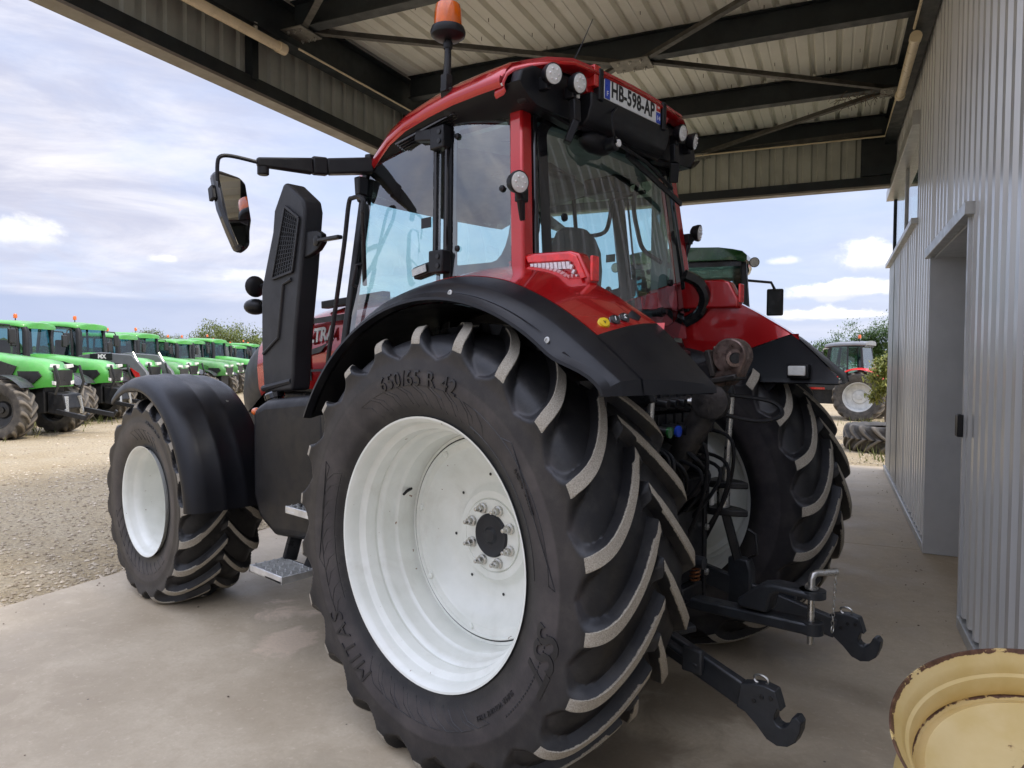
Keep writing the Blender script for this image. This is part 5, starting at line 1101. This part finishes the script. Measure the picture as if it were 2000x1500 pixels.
def bg_tractor(paint, rimmat, roofmat, name='tractor', exhaust=True, beacon=True, linkage=True, lit=True, panel='panel_black'):
    T_ = empty(name); wb_ = 2.45
    rr, rf = small_rim(.49, rimmat), small_rim(.36, rimmat)
    for x, y, z, me1, me2 in ((0, .82, .80, bt_r, rr), (wb_, .80, .60, bt_f, rf)):
        for s in (1, -1):
            wv = empty('wheel', (x, s*y, z), 0, T_); wv.scale = (1, s, 1); inst(me1, 'tyre', wv); inst(me2, 'rim', wv)
    MB().span((-.35, -.3, .5), (wb_+.5, .3, 1.1)).tube([(wb_, -.7, .6), (wb_, .7, .6)], .1, 10).tube([(0, -.7, .8), (0, .7, .8)], .14, 10).build('chassis', 'black_metal', T_, .02)
    def sec(x):
        tz = 1.80-.16*sstep(x, 1.2, 2.9)-.22*sstep(x, 2.75, 3.15)**2; hw = .43-.03*sstep(x, 1.2, 2.8)-.06*sstep(x, 2.8, 3.15); bz = 1.0+.05*sstep(x, 2.6, 3.1)
        pr = [(hw-.02, bz), (hw, bz+.1), (hw+.01, lerp(bz, tz, .55)), (hw-.02, tz-.09), (hw-.10, tz-.02), (0, tz)]
        L_ = [V3((x, y, z)) for y, z in pr]; return L_+[V3((q.x, -q.y, q.z)) for q in L_[-2::-1]]
    xs = [1.05, 1.5, 2.0, 2.4, 2.75, 2.95, 3.08, 3.15]
    hd = MB().grid([sec(x) for x in xs]).add(sec(3.15), [tuple(range(11))]).build('bonnet', paint, T_, ang=45)
    for s in (1, -1):
        MB().prism([(1.15, 1.62), (2.05, 1.60), (2.45, 1.48), (2.30, 1.20), (1.95, 1.08), (1.15, 1.08)], 'y', s*.425, s*.452).build('side_panel', panel, hd)
        MB().prism([(2.45, 1.38), (2.90, 1.38), (2.98, 1.28), (2.80, 1.13), (2.48, 1.16)], 'y', s*.39, s*.425).build('side_grille', 'panel_black', hd)
        MB().prism([(s*.10, 1.52), (s*.31, 1.53), (s*.33, 1.46), (s*.12, 1.43)], 'x', 3.10, 3.165).build('headlight', 'lamp_lens', hd, .006)
        MB().prism([(s*.22, 1.16), (s*.33, 1.18), (s*.33, 1.10), (s*.23, 1.08)], 'x', 3.12, 3.168).build('headlight', 'lamp_lens', hd, .006)
    MB().prism([(-.30, 1.40), (.30, 1.40), (.27, 1.12), (.20, 1.07), (-.20, 1.07), (-.27, 1.12)], 'x', 3.12, 3.162).build('grille', 'panel_black', hd)
    # cab
    cab_ = MB(); top = [(.02, .66), (.98, .62)]; bot = [(-.08, .74), (1.12, .72)]
    for (tx, ty), (bx2, by2) in zip(top, bot):
        for s in (1, -1): cab_.bar((bx2, s*by2, 1.30), (tx, s*ty, 2.52), .06, .07)
    for s in (1, -1): cab_.bar((.42, s*.75, 1.3), (.44, s*.66, 2.52), .05, .05)
    for s in (1, -1): cab_.bar((-.08, s*.74, 1.55), (1.12, s*.72, 1.45), .05, .10)
    cab_.bar((-.08, -.74, 1.6), (-.08, .74, 1.6), .06, .12); cab_.span((-.1, -.7, 1.0), (1.15, .7, 1.35))
    cb = cab_.build('cab_frame', 'panel_black', T_, .01)
    q = lambda a, b, c, d, nm: pane_simple(a, b, c, d, nm, cb)
    for s in (1, -1):
        q((-.06, s*.74, 1.6), (.40, s*.76, 1.5), (.42, s*.67, 2.5), (.03, s*.66, 2.5), 'side_window'); q((.44, s*.76, 1.38), (1.10, s*.725, 1.38), (.97, s*.625, 2.5), (.46, s*.67, 2.5), 'door_window')
    q((1.13, -.70, 1.55), (1.13, .70, 1.55), (1.0, .60, 2.5), (1.0, -.60, 2.5), 'windscreen'); q((-.10, -.70, 1.65), (-.10, .70, 1.65), (.0, .62, 2.5), (.0, -.62, 2.5), 'rear_window')
    rows = []
    for x, h, z in ((-.16, .60, 2.60), (-.12, .70, 2.58), (.2, .73, 2.59), (.7, .73, 2.575), (1.0, .70, 2.55), (1.15, .64, 2.52), (1.22, .55, 2.51)):
        k = [(h-.03, -.07), (h, -.05), (h, .0), (h-.05, .05), (h-.2, .075), (0, .09)]; L_ = [V3((x, y, z+d)) for y, d in k]; rows.append(L_+[V3((p_.x, -p_.y, p_.z)) for p_ in L_[-2::-1]])
    rf_ = MB().grid(rows).add(rows[0], [tuple(range(11))]).add(rows[-1], [tuple(range(11))]).build('cab_roof', roofmat, T_, ang=45)
    MB().span((-.08, -.64, 2.47), (1.12, .64, 2.53)).build('headliner', 'panel_black', rf_)
    for s in (1, -1):
        MB().box((1.14, s*.50, 2.50), (.08, .16, .07)).build('roof_lamp', 'lamp_lens', rf_, .01)
        ar = MB().tube([(1.0, s*.66, 2.42), (1.15, s*.95, 2.40), (1.16, s*1.0, 2.3)], .018, 6).build('mirror_arm', 'panel_black', T_); MB().box((1.16, s*1.0, 2.15), (.06, .20, .34)).build('mirror', 'panel_black', ar, .02)
        rows = [[V3((.93*math.cos(R_(a)), s*y, .80+.93*math.sin(R_(a))+dz_)) for y, dz_ in ((.62, 0), (.66, .03), (1.0, .02), (1.06, -.03))] for a in range(40, 166, 9)]
        fd = MB().shell(rows, .02*s).build('fender', paint, T_, ang=45); MB().box((-.87, s*.90, 1.38), (.06, .20, .10)).build('tail_lamp', 'lens_red', fd, .01)
        rows = [[V3((wb_+.70*math.cos(R_(a)), s*y, .60+.70*math.sin(R_(a)))) for y in (.62, .66, .95, 1.0)] for a in range(40, 171, 10)]
        MB().shell(rows, .01*s).build('front_fender', 'panel_black', T_, ang=45)
    MB().box((.35, 0, 1.5), (.5, .5, .15)).box((.16, 0, 1.85), (.12, .48, .6)).build('seat', 'seat_fabric', T_, .04); MB().tube([(.8, 0, 1.4), (.72, 0, 1.75)], .04, 8).lathe([(0, .2), (.02, .21), (.03, .19), (0, .18)], (.72, 0, 1.75), (-.4, 0, .9), 16).build('steering_wheel', 'panel_black', T_)
    if exhaust: MB().tube([(1.18, -.56, 1.2), (1.18, -.56, 1.5), (1.18, -.56, 2.35), (1.14, -.56, 2.46)], [.07, .085, .085, .075], 14).build('exhaust', 'grey_plastic', T_); 
    if exhaust: MB().bar((1.14, .56, 1.5), (1.04, .60, 2.5), .10, .07).build('intake', 'panel_black', T_, .02)
    if beacon:
        bo = MB().tube([(.1, .58, 2.6), (.1, .58, 2.76)], .014, 6).build('beacon', 'panel_black', T_); MB().lathe([(0, .05), (.09, .05), (.12, .035), (.125, .001)], (.1, .58, 2.76), (0, 0, 1), 14, cap0=True).build('lens', 'amber', bo)
    if linkage:
        lk = MB().prism([(3.0, .95), (3.35, .90), (3.42, .60), (3.3, .45), (3.0, .5)], 'y', -.28, .28).build('front_linkage', 'black_metal', T_, .02)
        for s in (1, -1):
            MB().bar((3.3, s*.40, .55), (4.0, s*.46, .42), .06, .10).bar((3.98, s*.46, .42), (4.06, s*.46, .52), .05, .06).build('linkage_arm', 'black_metal', lk, .01); MB().tube([(3.36, s*.20, .85), (3.40, s*.24, .48)], .05, 10).build('linkage_ram', 'zinc', lk)
        for s in (1, -1): MB().tube([(3.25, s*.38, .9), (3.35, s*.38, 1.15), (3.25, s*.38, 1.5)], .03, 8).build('guard_bar', 'panel_black', lk)
    return T_
def pane_simple(a, b, c, d, nm, parent): return MB().add([a, b, c, d], [(0, 1, 2, 3)]).build(nm, 'far_glass', parent)
HEAD = BA+R_(-90+14)
pbr('green_paint_old', (.06, .22, .05), .45, .0, .2, 2., coat=.15, dust=.38)
GT = bg_tractor('green_paint', 'panel_black', 'green_paint')
GT2 = bg_tractor('green_paint_old', 'panel_black', 'green_paint', linkage=False, panel='green_paint_old')
ALL = list(bpy.data.objects)
row = []
# (u, v, scale, turn) of each parked tractor
spots = [(-.6+2.45*k, 0, 0) for k in range(12)]
def row_pos(k):
    j = [0, .25, -.15, .1, .35, -.2, .15, -.3, .2, 0, -.25, .1][int(k) % 12] if k == int(k) else 0
    return bw(5.2+2.45*k+.5*j, 17.0+1.62*k+1.6*j, -.025)
lab = ['green tractor at the head of the parked row, its cab cut by the picture edge', 'green tractor with folded black front linkage beside the head of the row', 'green tractor carrying a grey front loader lettered MX', 'green tractor next beyond the one with the loader', ]
for k in range(12):
    t_ = GT if k == 0 else GT2 if k == 3 else copy_tree(GT2 if k in (5, 6, 9) else GT)
    t_.location = row_pos(k); t_.rotation_euler = (0, 0, HEAD+R_([6, 10, 2, 8, -3, 5, 9, 0, 7, -2, 4, 8][k])); t_.scale = (1, 1, [1.02, 1.0, 1.03, .95, 1.0, .93, .96, 1.0, .97, .92, .98, .96][k])
    if k < 4: tag(t_, lab[k], 'tractor', 'green tractors parked in a row on the gravel')
    else: tag(t_, ['second', 'third', 'fourth', 'fifth', 'sixth', 'seventh', 'eighth', 'ninth'][k-4]+' green tractor beyond the loader tractor in the parked row', 'tractor', 'green tractors parked in a row on the gravel')
    row.append(t_)
# front loader on the third tractor
def loader():
    r = empty('front_loader')
    for s in (1, -1):
        MB().prism([(1.2, 1.75), (1.9, 1.85), (2.9, 1.78), (3.35, 1.30), (3.6, .55), (3.45, .50), (3.12, 1.20), (2.75, 1.50), (1.9, 1.55), (1.2, 1.5)], 'y', s*.58-.06, s*.58+.06).build('loader_arm', 'loader_grey', r, .02)
        MB().tube([(1.6, s*.58, 1.25), (3.0, s*.58, 1.42)], .04, 10).tube([(2.9, s*.58, 1.85), (3.5, s*.58, .75)], .035, 10).build('loader_ram', 'zinc', r)
        MB().prism([(2.86, 1.42), (3.14, 1.26), (3.2, 1.05), (3.02, 1.15)], 'y', s*.645, s*.655).build('loader_decal', 'red_bright', r)
        MB().prism([(1.6, 1.80), (2.3, 1.82), (2.3, 1.64), (1.6, 1.62)], 'y', s*.641, s*.652).build('loader_panel', 'panel_black', r)
        tm = MB(); text_on(tm, "MX", .17, (1.98, s*.655, 1.725), (-s, 0, 0), (0, 0, 1), extrude=.002, bold=.006); tm.build('lettering', 'white_paint', r)
    MB().tube([(3.3, -.58, 1.1), (3.3, .58, 1.1)], .06, 12).span((3.45, -.62, .35), (3.62, .62, .8)).build('cross_tube', 'panel_black', r, .01)
    return r
pbr('loader_grey', (.13, .135, .14), .45, 0, .1, 4., dust=.1)
ld = loader(); ld.location = row_pos(2); ld.rotation_euler = row[2].rotation_euler; tag(ld, 'grey front loader with MX lettering mounted on a green tractor', 'loader')
# green tractor under the canopy, beyond the red one, seen from behind
G2 = bg_tractor('dark_green_paint', 'rim_grey', 'dark_green_paint', linkage=False, beacon=False, panel='dark_green_paint')
pg = bw(6.35, .78, 0); G2.location = pg; G2.rotation_euler = (0, 0, BA+R_(4)); G2.scale = (1.2, 1.2, 1.2); tag(G2, 'dark green tractor seen from behind, half hidden by the red tractor', 'tractor')
for s in (1, -1): work_lamp((-.10, s*.78, 2.50), (-.9, s*.3, -.1), .05, G2)
# red and grey tractor across the yard
G3 = bg_tractor('tractor_red', 'rim_grey', 'roof_grey', linkage=False)
G3.location = bw(19.6, -2.05, -.025); G3.rotation_euler = (0, 0, BA+R_(75)); G3.scale = (.86, .86, .86); tag(G3, 'red tractor with grey cab roof standing across the gravel beyond the wall', 'tractor')
# loose tyre lying by the slab
lt = tyre_mesh('tyre', .80, [(y*.95, r*.94, l) for y, r, l in BRH], .46, 18, 12, .05, .34, 9, 2, 0, 'rubber_dusty', .26)
o = inst(lt, 'loose_tyre', None, bw(11.7, -2.15, .225), (R_(90), 0, .4)); tag(o, 'worn lugged tyre lying flat on the gravel past the slab', 'tyre')

# ------------------------------------------------------------------ trees and plants
def tree(name, pos, h, cr, n, leaf, mat, label, cat='tree', trunk_h=None, group=None, squash=.8, seed=1, trunk_r=.15):
    rnd = random.Random(seed); r = empty(name, pos); th = trunk_h if trunk_h is not None else h*.35
    tk_ = MB().tube([(0, 0, -.1), (.05, 0, th*.5), (0, .05, th), (.1, 0, h*.75)], [trunk_r, trunk_r*.8, trunk_r*.6, trunk_r*.2], 8)
    tips = []
    for k in range(16):
        a = k*2.4; zz_ = lerp(th*.7, h*.85, (k+.5)/16); L_ = cr*(.55+.5*rnd.random())*(1.1-.5*k/16); e = V3((math.cos(a)*L_, math.sin(a)*L_, zz_+L_*.35))
        tk_.tube([(0, 0, zz_*.9), e*.5+V3((0, 0, zz_*.45)), e], [trunk_r*.35, trunk_r*.08], 5); tips.append(e)
    tk_.build('trunk', 'bark', r)
    lv = []; fs = []; cz = (th*.75+h)/2; ch = (h-th*.75)/2
    clumps = [V3((rnd.gauss(0, .45)*cr, rnd.gauss(0, .45)*cr, cz+rnd.gauss(0, .5)*ch*squash*1.1)) for _ in range(26)]+[V3(t_) for t_ in tips]
    for i in range(n):
        c = rnd.choice(clumps); p_ = c+V3((rnd.gauss(0, 1), rnd.gauss(0, 1), rnd.gauss(0, .8)))*cr*.19
        d = V3((rnd.gauss(0, 1), rnd.gauss(0, 1), rnd.gauss(0, 1))).normalized(); _, s_, u_ = frame(d); l = leaf*rnd.uniform(.6, 1.3)
        o_ = len(lv); lv += [p_-d*l, p_+s_*l*.42, p_+d*l, p_-s_*l*.42]; fs.append((o_, o_+1, o_+2, o_+3))
    me = bpy.data.meshes.new('crown'); me.from_pydata(lv, [], fs); me.materials.append(M[mat]); inst(me, 'crown', r); tag(r, label, cat, group)
# young shrub at the corner of the wall
tree('shrub', bw(13.6, -2.25, -.03), 1.95, .40, 5200, .05, 'leaf_yellow', 'yellow-green leafy shrub at the far corner of the clad wall', 'shrub', trunk_h=1.15, seed=4, trunk_r=.035)
for k, (u, v, h, c) in enumerate(((80, -4.5, 5.0, 2.6), (92, -1.0, 4.0, 2.4), (78, -8.5, 6.4, 3.0), (105, 5, 3.6, 2.6))):
    tree('broadleaf_tree', bw(u, v, -.03), h, c, 11000, .13, 'leaf_green', ['tall green tree behind the red and grey tractor', 'rounded green tree left of the tall one behind the red and grey tractor', 'broad green tree beside the wall edge behind the yellow shrub', 'low green tree far across the yard behind the red and grey tractor'][k], seed=10+k)
def by_px(px, dist): 
    d = r2*((px-1000)/FPX)+_f; d.z = 0; d.normalize(); q = CAM+d*dist; return V3((q.x, q.y, -.03))
for k, (px, dist, h, c, mt) in enumerate(((285, 92, 5.0, 1.7, 'leaf_olive'), (330, 110, 4.8, 2.0, 'leaf_olive'), (412, 72, 4.5, 1.9, 'leaf_olive'), (440, 66, 4.7, 2.1, 'leaf_olive'), (474, 70, 4.5, 2.0, 'leaf_olive'), (540, 90, 4.4, 2.6, 'leaf_olive'), (372, 120, 3.6, 2.2, 'leaf_green'), (600, 100, 4.6, 2.8, 'leaf_green'))):
    tree('broadleaf_tree', by_px(px, dist), h, c, 9000, .11, mt, '%s tree on the horizon, %s past the far end of the tractor row' % ('olive green' if mt == 'leaf_olive' else 'deep green', ['seventh', 'sixth', 'fourth', 'third', 'second', 'nearest', 'fifth', 'first'][k]), 'tree', seed=30+k, trunk_h=h*.2, group='trees behind the row of green tractors')
# rough grass under the parked row
gm = MB(); rnd = random.Random(8); lv = []; fs = []
for _ in range(9000):
    k = rnd.uniform(0, 12); c = row_pos(k)+bw(rnd.gauss(0, .9), -2.2+rnd.gauss(0, .9)+1.0, 0); 
    if rnd.random() < .5: c = bw(rnd.uniform(9.2, 18), -2.3+rnd.gauss(0, .35), -.02) if rnd.random() < .15 else c
    a = rnd.random()*6.28; h = rnd.uniform(.06, .28); o_ = len(lv); w_ = V3((math.cos(a), math.sin(a), 0))*.012; l = V3((rnd.gauss(0, .06), rnd.gauss(0, .06), h)); c.z = -.025
    lv += [c-w_, c+w_, c+l]; fs.append((o_, o_+1, o_+2))
me = bpy.data.meshes.new('grass'); me.from_pydata(lv, [], fs); me.materials.append(M['grass_mat']); tag(inst(me, 'grass'), 'rough grass growing under the parked green tractors', 'grass', kind='stuff')
hd_ = MB(); rnd = random.Random(21); lv = []; fs = []
for _ in range(26000):
    a = rnd.uniform(-2.2, 1.4); d = rnd.uniform(230, 290); c = V3((CAM.x+math.cos(a)*d, CAM.y+math.sin(a)*d, rnd.random()**.7*(4.2+2.5*math.sin(a*23)+1.5*math.sin(a*61))))
    dd = V3((rnd.gauss(0, 1), rnd.gauss(0, 1), rnd.gauss(0, 1))).normalized(); _, s_, u_ = frame(dd); l = rnd.uniform(.5, 1.3); o_ = len(lv); lv += [c-s_*l, c-u_*l*.6, c+s_*l, c+u_*l*.6]; fs.append((o_, o_+1, o_+2, o_+3))
me = bpy.data.meshes.new('far_woodland'); me.from_pydata(lv, [], fs); me.materials.append(M['leaf_olive']); tag(inst(me, 'far_woodland'), 'far belt of trees along the horizon', 'woodland', kind='stuff')
